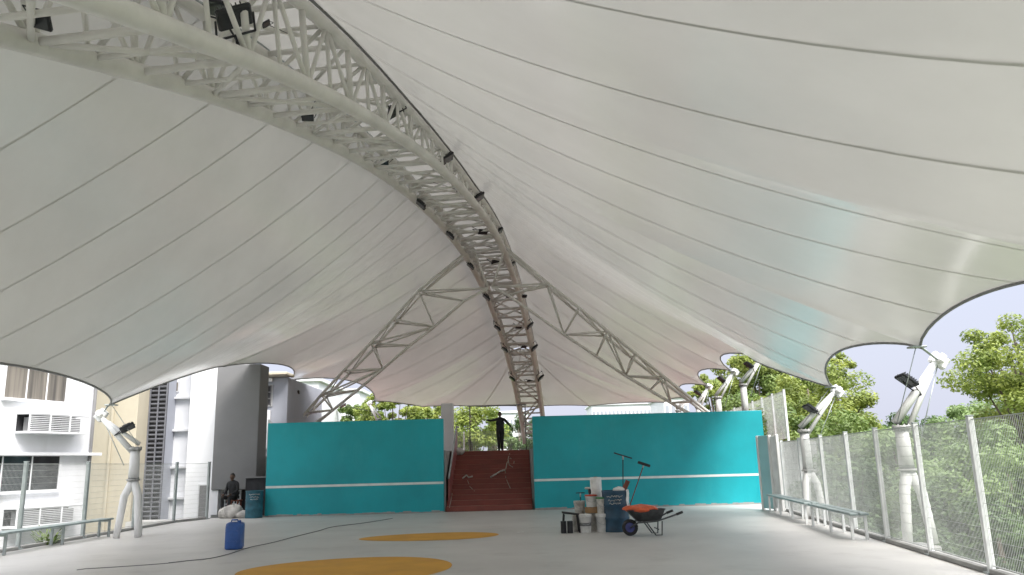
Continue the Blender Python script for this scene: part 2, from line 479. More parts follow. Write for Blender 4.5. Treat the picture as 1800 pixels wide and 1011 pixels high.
# ------------------------------------------------------------------ canopy: side struts
def strut(up_px, lo_px, Yc, label):
    P = [at(x, y, Yc) for x, y in up_px]; L = [at(x, y, Yc) for x, y in lo_px]
    sgn = -1 if P[-1].x < 0 else 1
    # run each chord down to the platform
    for Q in (P, L):
        d = (Q[-1] - Q[-2]).normalized(); t = (2.05 - Q[-1].z) / d.z; Q.append(Q[-1] + d * t)
    lean = lambda q: Vector((0, (q.x - AX(Yc)) * -.16, 0))
    P = [q + lean(q) for q in P]; L = [q + lean(q) for q in L]
    root = empty('side_truss', (P[-1].x, P[-1].y, 2.0), label, 'truss', 'side trusses propping the arch')
    n = len(P)
    def off(i): return Vector((0, .55 * math.sin(math.pi * min(max(i / (n - 1), .16), .96)) + .08, 0))
    Pa = [q - off(i) for i, q in enumerate(P)]; Pb = [q + off(i) for i, q in enumerate(P)]
    MB().tube(Pa, .066, 10).build('chord', M_STEEL, root)
    MB().tube(Pb, .066, 10).build('chord', M_STEEL, root)
    MB().tube(L, .066, 10).build('chord', M_STEEL, root)
    for i in range(n - 1):
        q = MB(); j = min(i, len(L) - 1); j2 = min(i + 1, len(L) - 1)
        q.bar(Pa[i], Pb[i], .036); q.bar(Pa[i], L[j], .042); q.bar(Pb[i], L[j], .042)
        mu = (Pa[i] + Pa[i + 1]) / 2; mv = (Pb[i] + Pb[i + 1]) / 2
        if (i % 2) == 0: q.bar(L[j], Pa[i + 1], .04); q.bar(L[j], Pb[i + 1], .04)
        else: q.bar(Pa[i], L[j2], .04); q.bar(Pb[i], L[j2], .04)
        q.bar(Pa[i], Pb[i + 1], .03)
        q.build('lattice_bay', M_STEEL, root)
    b = MB(); b.bbox((P[-1].x, P[-1].y, 2.05), (.5, 1.0, .1), .02); b.bbox((L[-1].x, L[-1].y, 2.05), (.4, .5, .1), .02)
    b.build('foot_plate', M_GALV, root)
YS = 35.0
strut([(832, 437), (735, 510), (690, 560), (650, 602), (600, 650), (558, 692), (528, 722)],
      [(858, 507), (815, 528), (762, 572), (718, 604), (668, 645), (622, 682), (575, 718)], YS,
      'slender white side truss running down from the arch to behind the left teal wall')
strut([(888, 440), (962, 505), (1014, 550), (1062, 592), (1108, 631), (1155, 670), (1205, 710)],
      [(865, 505), (893, 520), (990, 592), (1045, 630), (1095, 665), (1135, 690), (1170, 712)], YS,
      'slender white side truss running down from the arch to behind the right teal wall')

# ------------------------------------------------------------------ canopy: membrane
RT = [(5.6, -16, 3.6), (5.9, -8, 3.5), (6.2, -1, 3.4), (6.35, 7.3, 3.0), tuple(at(1620, 611, 13.5)), tuple(at(1466, 681, 20.5)), tuple(at(1340, 628, 29)), tuple(at(1290, 653, 33.5)),
      tuple(at(1248, 679, 38)), tuple(at(1212, 697, 42)), (8.6, 46.6, 4.75), (4.6, 49.6, 4.86), (.9, 50.4, 4.95)]
LT = [(-9.4, -16, 3.3), (-9.7, -7, 3.25), (-9.9, 1, 3.2), (-10.0, 9, 2.92), tuple(at(190, 713, 20)), tuple(at(392, 644, 28)), tuple(at(499, 672, 35)), tuple(at(656, 705, 44)), (-5.6, 48.6, 5.0), (-2.0, 50, 5.0), (.9, 50.4, 4.95)]
def amp(side, i, T):
    if T[i][1] > 44 or T[i + 1][1] > 46: return (.25, .06)
    if side > 0: return {3: (.30, .46), 4: (.66, .42), 5: (1.0, .25), 6: (.95, .42), 7: (.95, .40), 8: (.9, .35)}.get(i, (.8, .7))
    return {3: (1.0, .44), 4: (.22, .18), 5: (1.2, .34), 6: (.9, .55)}.get(i, (.9, .4))
def edge(T, f, side):
    i = min(int(f), len(T) - 2); g = f - i
    a = Vector(T[i]); b = Vector(T[i + 1]); inn, up = amp(side, i, T)
    h = math.sin(math.pi * g) ** .62 if 0 < g < 1 else 0
    p = a.lerp(b, g)
    if p.y > 45.5: return p + Vector((0, -inn * h, up * h))
    return p + Vector((-side * inn * h, 0, up * h))
def tipline(T, f):
    i = min(int(f), len(T) - 2); t = f - i
    p0 = Vector(T[max(i - 1, 0)]); p1 = Vector(T[i]); p2 = Vector(T[i + 1]); p3 = Vector(T[min(i + 2, len(T) - 1)])
    k = .5
    m1 = (p2 - p0) * k * min(1, 2 * (p2 - p1).length / max((p2 - p0).length, .1)); m2 = (p3 - p1) * k * min(1, 2 * (p2 - p1).length / max((p3 - p1).length, .1))
    t2, t3 = t * t, t * t * t
    return p1 * (2 * t3 - 3 * t2 + 1) + m1 * (t3 - 2 * t2 + t) + p2 * (3 * t2 - 2 * t3) + m2 * (t3 - t2)
def f_of_Y(T, Y):
    for i in range(len(T) - 1):
        if T[i][1] <= Y <= T[i + 1][1]: return i + (Y - T[i][1]) / (T[i + 1][1] - T[i][1])
    return 0
YR = 45.0
def stations(side):
    if side < 0:
        T = LT; mp = [(-14, -16), (-3, -7), (3, .5), (9, 4.6), (14, 8.5), (16.5, 10), (18.6, 11.5), (20.7, 13), (23, 14.9), (25.3, 17), (28, 19.6), (31, 23.8), (34.5, 28), (38, 33), (41, 38.5), (43.5, 43), (YR, 48.5)]
    else:
        T = RT; mp = [(-14, -16), (-6, -10), (0, -4), (5, 1.2), (9, 4.5), (12, 6.1), (14.5, 7.7), (16.6, 9.7), (18.7, 12), (21, 15.2), (24.3, 19.5), (28, 26), (32, 31), (36, 36), (39.5, 40.5), (42.5, 44), (YR, 46.6)]
    return T, mp
def membrane(side):
    T, mp = stations(side)
    # a continuous parameter; seams are placed between and on the stations
    par = []
    for i in range(len(mp) - 1):
        nseg = 8
        for k in range(nseg): 
            g = k / nseg
            par.append((mp[i][0] + (mp[i + 1][0] - mp[i][0]) * g, f_of_Y(T, mp[i][1] + (mp[i + 1][1] - mp[i][1]) * g), (k == 0) or (i > 8 and k == 4)))
    f0 = f_of_Y(T, mp[-1][1]); f1 = len(T) - 1
    n = 36
    for k in range(n + 1): par.append((YR, f0 + (f1 - f0) * k / n, k % 12 == 6))
    # make sure the corners themselves are sampled
    cols = []; M = 26
    fs = [q[1] for q in par]
    extra = []
    for c in range(1, len(T) - 1):
        for e in (-.04, -.015, 0, .015, .04):
            f = c + e
            for (a, b) in zip(par, par[1:]):
                if a[1] < f < b[1]:
                    g = (f - a[1]) / (b[1] - a[1]); extra.append((a[0] + (b[0] - a[0]) * g, f, False)); break
    par = sorted(par + extra, key=lambda q: (q[1], q[0]))
    return T, par, M
def mpoint(T, Yr, f, u, side):
    Rp = chord(Yr, side * 1.06, 1, .22)
    if Yr >= YR: 
        Rp = chord(YR, side * 1.06 , 1, .22)
        if f > len(T) - 4:   # fan closes towards the middle
            g = (f - (len(T) - 4)) / 3.0; g = min(max(g, 0), 1)
            Rp = Rp.lerp((chord(YR, 1.06, 1, .22) + chord(YR, -1.06, 1, .22)) / 2, g)
    E = edge(T, f, side)
    L = (Rp - E).length
    E0 = tipline(T, f)
    P = Rp.lerp(E0, u) + (E - E0) * (u ** 4.0)
    P.z -= 4 * (.042 if side < 0 else .040) * L * u * (1 - u) * (1 if Yr < YR else .7)
    # fabric lifts between the corners, pulled down into a fold at each corner
    g = f - int(f); fold = abs(math.sin(math.pi * g)) ** .5
    P.z += (.10 if Yr < YR else .05) * fold * (u ** 3) * (1 - u) * 2.2
    return P
can = empty('canopy', (AX(28), 28, 12), 'vast white fabric canopy with scalloped edges stretched over the court', 'canopy')
for side in (-1, 1):
    T, par, M = membrane(side)
    mbm = MB(); seam = MB()
    rows = [[mpoint(T, Yr, f, (j / M), side) for j in range(M + 1)] for (Yr, f, s) in par]
    # weld coincident columns away
    vs = [q for rw in rows for q in rw]; n = M + 1; fs = []
    for i in range(len(rows) - 1):
        for j in range(M):
            q = (i * n + j, i * n + j + 1, (i + 1) * n + j + 1, (i + 1) * n + j)
            fs.append(q)
    mbm.add(vs, fs, 0, True)
    o = mbm.build('membrane', M_MEMB, can)
    # welded seam bands, a few millimetres under the fabric
    for i, (Yr, f, s) in enumerate(par):
        if not s or i == 0 or i == len(par) - 1: continue
        va = []; hwid = .024
        for j in range(M + 1):
            c0 = rows[i][j]; t = (rows[i + 1][j] - rows[i - 1][j])
            if t.length < 1e-4: t = Vector((0, 1, 0))
            t.normalize(); dn = Vector((0, 0, -1)) * .010
            va += [c0 - t * hwid + dn, c0 + t * hwid + dn]
        seam.add(va, [(2 * j, 2 * j + 1, 2 * j + 3, 2 * j + 2) for j in range(M)], 0, True)
    seam.build('seam_bands', M_SEAM, can)
    MB().tube([rw[-1] + Vector((0, 0, -.01)) for k, rw in enumerate(rows) if k == 0 or (rw[-1] - rows[k - 1][-1]).length > .01], .024, 8).build('edge_cable', M_EDGE, can)
# fabric bridging the top of the arch
b = MB(); vs = []
yy = [y for y in ys if y <= YR] + [YR]
for y in yy:
    A = chord(y, -1.06, 1, .22); B = chord(y, 1.06, 1, .22)
    vs += [A, A.lerp(B, .5) + Vector((0, 0, .12)), B]
b.add(vs, [(3 * i + k, 3 * i + k + 1, 3 * i + k + 4, 3 * i + k + 3) for i in range(len(yy) - 1) for k in (0, 1)], 0, True)
b.build('ridge_fabric', M_MEMB, can)

# ------------------------------------------------------------------ floodlights
def floodlight(pos, aim, label, group, s=1.0, mount=None):
    """housing, glass, bracket; pos is the housing centre"""
    pos = Vector(pos)
    root = empty('floodlight', pos, label, 'floodlight', group)
    m = rot_to(aim, Vector((1, .2, 0)))
    w_, h_, d_ = .44 * s, .34 * s, .13 * s
    q = MB()
    q.bbox(pos, (w_, h_, d_ * .6), .02 * s, mat3=m)
    bk = pos - m @ Vector((0, 0, d_ * .5))
    q.bbox(bk, (w_ * .55, h_ * .6, d_ * .6), .02 * s, mat3=m)
    for k in range(7):
        q.box(pos + m @ Vector(((k - 3) * w_ * .13, 0, -d_ * .42)), (.012 * s, h_ * .92, d_ * .35), mat3=m)
    hs = q.build('housing', M_BLACK, root)
    MB().box(pos + m @ Vector((0, 0, d_ * .31)), (w_ * .86, h_ * .84, .006), mat3=m).build('glass', M_LENS, hs)
    g = MB(); e = w_ / 2 + .02 * s
    a1, a2 = pos + m @ Vector((-e, 0, 0)), pos + m @ Vector((e, 0, 0))
    t = (Vector(mount) - pos) if mount is not None else Vector((0, 0, .3))
    tl = min(t.length * .7, .3 * s); tn = t.normalized() * tl
    g.bar(a1, a1 + tn, .014 * s); g.bar(a2, a2 + tn, .014 * s); g.bar(a1 + tn, a2 + tn, .016 * s)
    if mount is not None: g.bar((a1 + a2) / 2 + tn, Vector(mount), .018 * s)
    g.build('bracket', M_BLACK, root)
    return root
def Yof(py, sx, top):
    best = min(((abs(proj(chord(y / 10, sx, top))[1] - py), y / 10) for y in range(60, 495)), key=lambda q: q[0])
    return best[1]
aimR = Vector((.75, -.15, -.75)); aimL = Vector((-.7, -.2, -.8)); aimD = Vector((.1, -.35, -1))
# right side of the arch, counted from the foot
RL = [(951, 665, 1.0), (940, 612, 1.0), (932, 573, 1.0), (901, 465, .9), (877, 408, 1.0), (842, 348, 1.12), (787, 279, 1.05), (697, 193, 1.2)]
for k, (x, y, s) in enumerate(RL):
    Yq = Yof(y, 1, 1) - .9; p_ = at(x, y, Yq); mt = chord(Yq, 1, .6)
    floodlight(p_, aimR, 'black floodlight on the outer right chord, %s up from the arch foot' % ORD[k], 'floodlights on the right side of the arch', s, mt)
LL = [(900, 666, .9), (887, 615, .95), (874, 577, .95), (855, 523, 1.0), (827, 468, .9), (791, 414, .95), (739, 359, 1.05)]
for k, (x, y, s) in enumerate(LL):
    Yq = Yof(y, -1, 0) - .7; p_ = at(x, y, Yq); mt = chord(Yq, -1, .1)
    floodlight(p_, aimL, 'black floodlight on the left chord, %s up from the arch foot' % ORD[k], 'floodlights on the left side of the arch', s, mt)
IL = [(931, 671, .8), (921, 610, .7), (912, 575, .8), (921, 521, .7), (895, 521, .7), (871, 461, .9), (849, 408, .9), (808, 334, .5), (676, 286, .55), (541, 207, .6)]
for k, (x, y, s) in enumerate(IL):
    Yq = Yof(y, 0, 0); p_ = at(x, y, Yq); mt = chord(Yq, 0, .45)
    floodlight(p_, aimD, 'small black floodlight inside the arch lattice, %s up from the arch foot' % ORD[k], 'floodlights inside the lattice', s, mt)
Yq = 11.2
floodlight(at(412, 30, Yq), Vector((.5, -.1, -1)), 'large black floodlight hanging below the thick white chord, topmost and biggest', 'big floodlights near the top of the frame', 1.25, chord(Yq, 1, 0))
floodlight(at(382, 14, Yq + .3), Vector((-.2, -.4, -1)), 'black floodlight tucked behind the biggest one on the thick chord', 'big floodlights near the top of the frame', .95, chord(Yq + .3, 1, 0))
floodlight(at(72, 37, 8.6), Vector((-.3, -.6, -.6)), 'boxy black floodlight inside the truss at the upper left corner', 'big floodlights near the top of the frame', .62, chord(8.6, -.6, .5))
floodlight(at(468, 42, 13.0), Vector((.6, 0, -.6)), 'thin black floodlight edge in the side lattice right of the biggest floodlight', 'big floodlights near the top of the frame', .38, chord(13, 1, .5))

# ------------------------------------------------------------------ masts
def mast(base, node_z, joint, top, label, tip, lightpx=None, legs=True):
    """splayed legs -> node -> trunk -> joint -> inclined twin arm -> head plate, link to the canopy corner"""
    base = Vector(base); joint = Vector(joint); top = Vector(top); tip = Vector(tip)
    root = empty('canopy_mast', base, label, 'mast', 'white masts holding the canopy corners')
    side = 1 if base.x > 0 else -1
    node = Vector((joint.x + .01, joint.y, node_z))
    for (dx, dy) in ((-.22, -.18), (.26, -.1), (.05, .42)):
        ft = Vector((base.x + dx, base.y + dy, base.z)); kn = ft.lerp(node, .72) + Vector((dx * .35, dy * .35, 0))
        MB().tube([ft, ft + (kn - ft) * .5, kn, node.lerp(kn, .35), node + Vector((0, 0, .05))], [.078, .082, .088, .095, .095], 14).build('leg', M_MAST, root)
    MB().tube([node, node.lerp(joint, .5), joint], [.125, .118, .11], 16).build('trunk', M_MAST, root)
    MB().bbox((base.x + .02, base.y + .05, (base.z + GZ) / 2 - .01), (.56, .66, base.z - GZ - .02), .03).build('pedestal', M_CURB, root)
    b = MB(); b.tube([joint + Vector((0, 0, -.03)), joint + Vector((0, 0, .04))], [.15, .15], 18)
    b.tube([node + Vector((0, 0, -.02)), node + Vector((0, 0, .02))], [.16, .16], 18)
    for k_ in range(8):
        an_ = k_ * math.pi / 4; b.tube([joint + Vector((math.cos(an_) * .132, math.sin(an_) * .132, -.05)), joint + Vector((math.cos(an_) * .132, math.sin(an_) * .132, .06))], .012, 6); b.build('knuckle', M_MAST, root)
    d = (top - joint).normalized(); n = Vector((0, 1, 0)); L = (top - joint).length
    o1 = d.cross(n).normalized() * .08
    a = joint + Vector((0, 0, .02))
    MB().tube([a + o1 * 1.4, a.lerp(top, .5) + o1 * .9, top + o1 * .4], [.072, .072, .06], 14).build('arm', M_MAST, root)
    MB().tube([a - o1 * 1.6, a.lerp(top, .55) - o1 * .4, top.lerp(a, .2)], [.052, .048, .04], 12).build('arm', M_MAST, root)
    b = MB(); b.bbox(top, (.30, .12, .22), .02, mat3=rot_to(d)); b.bbox(top + Vector((0, 0, .02)), (.12, .34, .16), .02, mat3=rot_to(d))
    b.build('head_plate', M_MAST, root)
    b = MB(); b.bar(top, tip, .022); q = tip.lerp(top, .12); b.bbox(tip + Vector((-side * .08, 0, .01)), (.26, .2, .03), .008)
    b.build('corner_link', M_GALV, root)
    # thin tie rod
    b = MB(); b.bar(joint + Vector((-side * .1, -.1, .1)), tip + Vector((-side * .1, 0, 0)), .008, 5); b.bar(top, Vector((joint.x + side * .25, joint.y, joint.z - .4)), .01, 5)
    b.build('tie_rod', M_GALV, root)
    return root
FG = 'floodlights on the masts'
def mast_px(Y, j, t, tip, z0, label, bx=None, nz=None, lp=None, ll=None, s=1.0):
    J = at(j[0], j[1], Y); T_ = at(t[0], t[1], Y + .1)
    nz = nz if nz is not None else J.z - .85
    mast((J.x if bx is None else bx, Y, z0), nz, J, T_, label, tip)
    if lp:
        sd_ = -1 if J.x > 0 else 1
        floodlight(at(lp[0], lp[1], Y - .05), Vector((sd_ * .6, -.25, -.85)), ll, FG, s, J.lerp(T_, .45))
mast_px(14.2, (1584, 752), (1650, 634), RT[4], 0.0, 'nearest white mast outside the mesh fence, tallest in view on the right', nz=1.22, lp=(1594, 669),
        ll='black floodlight on the nearest right mast against open sky', s=.78)
mast_px(20.4, (1413, 758), (1472, 688), RT[5], 0.0, 'second white mast outside the right fence, beside the end of the teal wall', nz=1.15, lp=(1424, 719),
        ll='black floodlight on the second right mast in front of the tree', s=.78)
mast_px(29.0, (1306, 677), (1341, 630), RT[6], 2.0, 'white mast rising above the outer end of the right teal wall', nz=3.0, lp=(1316, 642),
        ll='black floodlight on the mast above the right wall end', s=.78)
mast_px(33.5, (1262, 699), (1292, 654), RT[7], 2.0, 'fourth white mast on the right, above the teal wall left of a taller one', nz=3.2, lp=(1268, 667),
        ll='black floodlight beside the fourth right mast, under the scalloped edge', s=.78)
mast_px(38.0, (1227, 716), (1247, 680), RT[8], 2.0, 'fifth white mast on the right, thin and partly hidden by the teal wall', nz=3.2, lp=(1226, 691),
        ll='small black floodlight beside the fifth right mast, against white sky', s=.78)
mast_px(42.0, (1192, 722), (1210, 699), RT[9], 2.0, 'sixth and farthest white mast on the right, behind the side truss', nz=3.2)
mast_px(20.0, (238, 789), (178, 730), LT[4], 0.0, 'white mast outside the left fence in front of the cream wall', nz=1.35, lp=(224, 752),
        ll='black floodlight on the left mast in front of the grey wall', s=.78)
mast_px(35.0, (508, 700), (488, 677), LT[6], 2.0, 'white mast left of the side truss, above the left teal wall', nz=3.3, lp=(520, 692),
        ll='black floodlight beside the mast left of the side truss', s=.78)
mast_px(44.0, (666, 737), (650, 709), LT[7], 2.0, 'far white mast leaning above the left teal wall near yellow trees', nz=3.0, lp=(603, 713),
        ll='black floodlight between the side truss and the far left mast', s=.78)

# ------------------------------------------------------------------ fences
def fence(name, pts, label, zb=0.0, hgt=1.9, posts=True, pitch=.042, post_m=None, lean=0.0, curb=True, wr=.0032):
    """pts: post positions (x, y)"""
    root = empty(name, (pts[0][0], pts[0][1], zb), label, 'fence')
    for i, (x, y) in enumerate(pts):
        j = min(i, len(pts) - 2); rz = math.atan2(pts[j + 1][1] - pts[j][1], pts[j + 1][0] - pts[j][0])
        o = MB().bbox((x, y, zb + hgt / 2), (.075, .075, hgt), .008, rz).build('post', post_m or M_POST, root)
        MB().bbox((x, y, zb + .012), (.16, .16, .024), .004, rz).build('base_plate', M_GALV, o)
        MB().bbox((x, y, zb + hgt + .008), (.085, .085, .016), .004, rz).build('cap', M_GALV, o)
    for (x0, y0), (x1, y1) in zip(pts, pts[1:]):
        L = math.hypot(x1 - x0, y1 - y0); rz = math.atan2(y1 - y0, x1 - x0); ux_, uy_ = (x1 - x0) / L, (y1 - y0) / L
        q = MB(); n = int((L - .1) / pitch)
        m3 = Matrix.Rotation(rz, 3, 'Z')
        for k in range(n + 1):
            s = .05 + (L - .1) * k / n
            c = Vector((x0 + ux_ * s, y0 + uy_ * s, zb + .1)); r_ = wr
            a = m3 @ Vector((1, 0, 0)) * r_; bb = m3 @ Vector((0, 1, 0)) * r_; H = Vector((0, 0, hgt - .14))
            vs = [c - a, c - bb, c + a, c + bb, c - a + H, c - bb + H, c + a + H, c + bb + H]
            q.add(vs, [(0, 1, 5, 4), (1, 2, 6, 5), (2, 3, 7, 6), (3, 0, 4, 7)], 0)
        nh = 12
        for k in range(nh + 1):
            z = zb + .1 + (hgt - .14) * k / nh
            th = .004 if 0 < k < nh else .012
            q.box(((x0 + x1) / 2, (y0 + y1) / 2, z), (L - .09, th, th), rz)
        q.build('mesh_panel', M_WIRE, root)
    if curb:
        for (x0, y0), (x1, y1) in zip(pts, pts[1:]):
            L = math.hypot(x1 - x0, y1 - y0); rz = math.atan2(y1 - y0, x1 - x0)
            MB().bbox(((x0 + x1) / 2, (y0 + y1) / 2, zb + .035), (L - .17, .14, .07), .01, rz).build('kerb', M_CURB, root)
    return root
ry = [-2.0, .1, 2.2, 4.3, 6.4, 8.5, 10.55, 12.55, 14.55, 16.5, 18.6, 20.9, 23.2]
fence('mesh_fence', [(rfx(y), y) for y in ry], 'tall close mesh fence with white posts along the right edge of the court', hgt=1.95)
ly = [2.5, 5, 7.5, 10, 12.5, 15.0, 17.5, 20.05, 22.65, 25.3]
fence('mesh_fence', [(LFX, y) for y in ly] + [(fl(366, 912).x, 26.75)] , 'tall close mesh fence with grey posts along the left edge of the court', hgt=1.8, post_m=M_GALV, wr=.0022)
fence('mesh_fence', [(rfx(27) + 1.2 + (y - 27.6) * .09, y) for y in (27.6, 29.4, 31.2, 33.0, 35.0, 37.2, 39.5, 42, 45, 48)], 'mesh fence with white posts on the platform above the right teal wall', 2.0, 1.75, curb=False)
fence('mesh_fence', [(x, 49.9) for x in (-10.5, -8, -5.6, -3.2, -.8, 2.6, 5, 7.4, 9.6)], 'mesh fence across the far end of the platform behind the standing person', 2.0, 1.5, curb=False)
fence('mesh_fence', [(-10.1, y) for y in (33, 35.5, 38, 41, 44, 47)], 'mesh fence on the platform above the left teal wall', 2.0, 1.5, curb=False, post_m=M_GALV)

# ------------------------------------------------------------------ benches
def bench(pts, zs, label, w_=.34, leg_every=1.0, sm=None):
    root = empty('bench', (pts[0][0], pts[0][1], 0), label, 'bench', 'metal benches along the fences')
    (x0, y0), (x1, y1) = pts; L = math.hypot(x1 - x0, y1 - y0); rz = math.atan2(y1 - y0, x1 - x0)
    u = Vector(((x1 - x0) / L, (y1 - y0) / L, 0)); v = Vector((-u.y, u.x, 0)); c = Vector(((x0 + x1) / 2, (y0 + y1) / 2, 0))
    for k in (-1, 1):
        MB().bbox(c + v * (k * w_ * .27) + Vector((0, 0, zs)), (L, w_ * .46, .045), .01, rz).build('seat_plank', M_BENCH, root)
    n = max(2, int(round(L / leg_every)) + 1)
    for k in range(n):
        s = Vector((x0, y0, 0)) + u * (.12 + (L - .24) * k / (n - 1)); q = MB()
        for t in (-1, 1): q.bbox(s + v * (t * w_ * .36) + Vector((0, 0, (zs - .024) / 2)), (.05, .05, zs - .024), .005, rz)
        q.bbox(s + Vector((0, 0, zs - .045)), (.05, w_ * .62, .04), .005, rz)
        q.build('leg', M_POST if sm else M_GALV, root)
    return root
bench([(rfx(14.9) - .35, 14.9), (rfx(18.2) - .35, 18.2)], .45, 'low metal bench along the right fence near the first mast', leg_every=1.65, sm=1)
bench([(rfx(18.6) - .35, 18.6), (rfx(23.4) - .35, 23.4)], .45, 'low metal bench along the right fence near the teal side screen', leg_every=1.6, sm=1)
bench([(LFX + .35, 8.0), (LFX + .35, 20.5)], .42, 'long low metal bench along the left fence below the white building', leg_every=2.1)

# ------------------------------------------------------------------ left buildings
def frame_of(P0, dirv):
    d = Vector((dirv[0], dirv[1], 0)).normalized(); n = Vector((-d.y, d.x, 0))
    return d, n
# 1: white apartment block. facade runs from the far corner towards the camera
C0 = Vector((-13.9, 26.5, 0)); D1 = Vector((-.287, -.958, 0)).normalized(); N1 = Vector((.958, -.287, 0)).normalized()
if N1.dot(Vector((1, 0, 0))) < 0: N1 = -N1
apt = empty('apartment_building', (C0.x, C0.y, GZ), 'white apartment block with air conditioner racks outside the left fence', 'building')
rzA = math.atan2(D1.y, D1.x)
def onA(px, py):
    q = hit(px, py, C0, N1); return (q - C0).dot(D1), q.z
Lf = 17.0; top = 10.5
cc = C0 + D1 * (Lf / 2) - N1 * 3.0
MB().bbox(cc + Vector((0, 0, (top + GZ) / 2)), (Lf, 6.0, top - GZ), .02, rzA).build('wall', M_WHITEW, apt)
def pbox(b, s0, s1, z0, z1, d0, d1, bev=.006):
    c = C0 + D1 * ((s0 + s1) / 2) + N1 * ((d0 + d1) / 2) + Vector((0, 0, (z0 + z1) / 2))
    b.bbox(c, (abs(s1 - s0), abs(d1 - d0), abs(z1 - z0)), bev, rzA)
def window(s0, s1, z0, z1, mull, label=None, mats=(M_GLASS, M_CURT)):
    b = MB(); f = .06
    pbox(b, s0 - f, s1 + f, z0 - .09, z0 - .002, 0.001, .14); pbox(b, s0 - f, s1 + f, z1, z1 + f, .001, .05)
    pbox(b, s0 - f, s0, z0, z1, .001, .05); pbox(b, s1, s1 + f, z0, z1, .001, .05)
    for m in mull:
        s = s0 + (s1 - s0) * m; pbox(b, s - .02, s + .02, z0, z1, .012, .04)
    w_ = b.build('window', M_WHITEW, apt)
    g = MB(); pbox(g, s0, s1, z0, z1, .002, .010, .001); g.build('pane', mats[1], w_)
def rack(s0, s1, z0, z1):
    r_ = MB(); dpt = .55
    pbox(r_, s0, s1, z0, z0 + .06, .002, dpt); pbox(r_, s0, s1, z1 - .04, z1, .002, dpt)
    for k in range(4):
        s = s0 + (s1 - s0) * k / 3; pbox(r_, s - .02, s + .02, z0 + .06, z1 - .04, dpt - .04, dpt)
    root = r_.build('air_conditioner_rack', M_WHITEW, apt)
    sl = MB(); n = 9
    for k in range(n):
        z = z0 + .1 + (z1 - z0 - .16) * k / (n - 1); pbox(sl, s0 + .02, s1 - .02, z - .012, z + .012, dpt - .03, dpt - .012, .002)
    sl.build('slats', M_SLAT, root)
    ac = MB(); pbox(ac, s0 + .2, s0 + (s1 - s0) * .42, z0 + .065, z1 - .12, .08, .4); pbox(ac, s0 + (s1 - s0) * .55, s1 - .2, z0 + .065, z1 - .12, .08, .4)
    ac.build('compressor', M_GREYW, root)
    bk = MB(); pbox(bk, s0 + .03, s1 - .03, z0 + .065, z1 - .045, .003, .012, .001); bk.build('shaded_back', M_DARK, root)  # dark sheet, its colour stands in for shade behind the slats
s1, za = onA(5, 701); s0, zb_ = onA(113, 705)
zb1 = (za + zb_) / 2
window(s0, s1, zb1, zb1 + 1.35, (.33, .66)); window(s1 + 1.2, s1 + 4, zb1, zb1 + 1.35, (.5,))
t1, zc_ = onA(0, 863); t0, zd_ = onA(99, 861); zb2 = (zc_ + zd_) / 2; zt2 = onA(50, 802)[1]
window(t0, t1 + .9, zb2, zt2, (.35, .7), mats=(M_GLASS, M_GLASS)); window(t1 + 2.0, t1 + 4.5, zb2, zt2, (.5,), mats=(M_GLASS, M_GLASS))
window(s0, s1, zb2 - 3.0, zb2 - 1.6, (.5,))
r1, rz0 = onA(25, 762); r0, _ = onA(131, 762); rzt = onA(80, 729)[1]
rack(r0, r1, rz0, rzt)
r1b, rz0b = onA(2, 930); r0b, _ = onA(118, 925); rztb = onA(60, 890)[1]
rack(r0b, r1b, rz0b, rztb)
lz = onA(90, 800)[1]
b = MB(); pbox(b, -.25, Lf - .3, lz - .02, lz + .07, .001, .22); pbox(b, -.25, Lf - .3, lz + 2.9, lz + 3.0, .001, .22); pbox(b, -.25, Lf - .3, lz - 3.0, lz - 2.9, .001, .22)
b.build('ledge', M_WHITEW, apt)
b = MB(); b.tube([C0 + N1 * .08 + D1 * .1 + Vector((0, 0, GZ)), C0 + N1 * .08 + D1 * .1 + Vector((0, 0, top))], .05); b.build('downpipe', M_GREYW, apt)
b = MB(); pbox(b, -.3, Lf, top, top + .25, -6.1, .3); b.build('roof', M_GREYW, apt)

def block(name, px0, px1, Yf, ztop, depth, m, label, z0=GZ, cat='building', group=None):
    a = at(px0, 800, Yf); b_ = at(px1, 800, Yf)
    root = empty(name, ((a.x + b_.x) / 2, Yf, z0), label, cat, group)
    MB().bbox(((a.x + b_.x) / 2, Yf + depth / 2, (ztop + z0) / 2), (b_.x - a.x, depth, ztop - z0), .015).build('wall', m, root)
    return root, a.x, b_.x
# 2: cream wall
cr_, x0, x1 = block('cream_building', 150, 236, 29.6, 10.0, .98, M_CREAM, 'plain cream wall between the white block and the louvred tower')
b = MB(); b.bbox((x0 + .9, 29.55, 2.5), (.10, .12, 14), .02); b.build('downpipe', M_CREAM, cr_)
# 3: blue grey stair tower with a stack of louvres
tw, x0, x1 = block('stair_tower', 228, 288, 30.6, 10.6, .78, M_BLUEG, 'blue grey stair tower with a tall dark column of louvres')
lx0, lx1 = at(257, 800, 30.5).x, at(287, 800, 30.5).x
b = MB(); b.bbox(((lx0 + lx1) / 2, 30.57, 3.2), (lx1 - lx0, .05, 13.0), .005); sc_ = b.build('louvre_screen', M_DARK, tw)
b = MB(); z = -3.2
while z < 9.6:
    b.box(((lx0 + lx1) / 2, 30.51, z), (lx1 - lx0 - .02, .05, .055), mat3=Matrix.Rotation(R(30), 3, 'X')); z += .165
for k in range(3): b.box((lx0 + (lx1 - lx0) * k / 2 * .98 + .01, 30.48, 3.2), (.05, .04, 13.0))
b.build('slats', M_DSLAT, sc_)
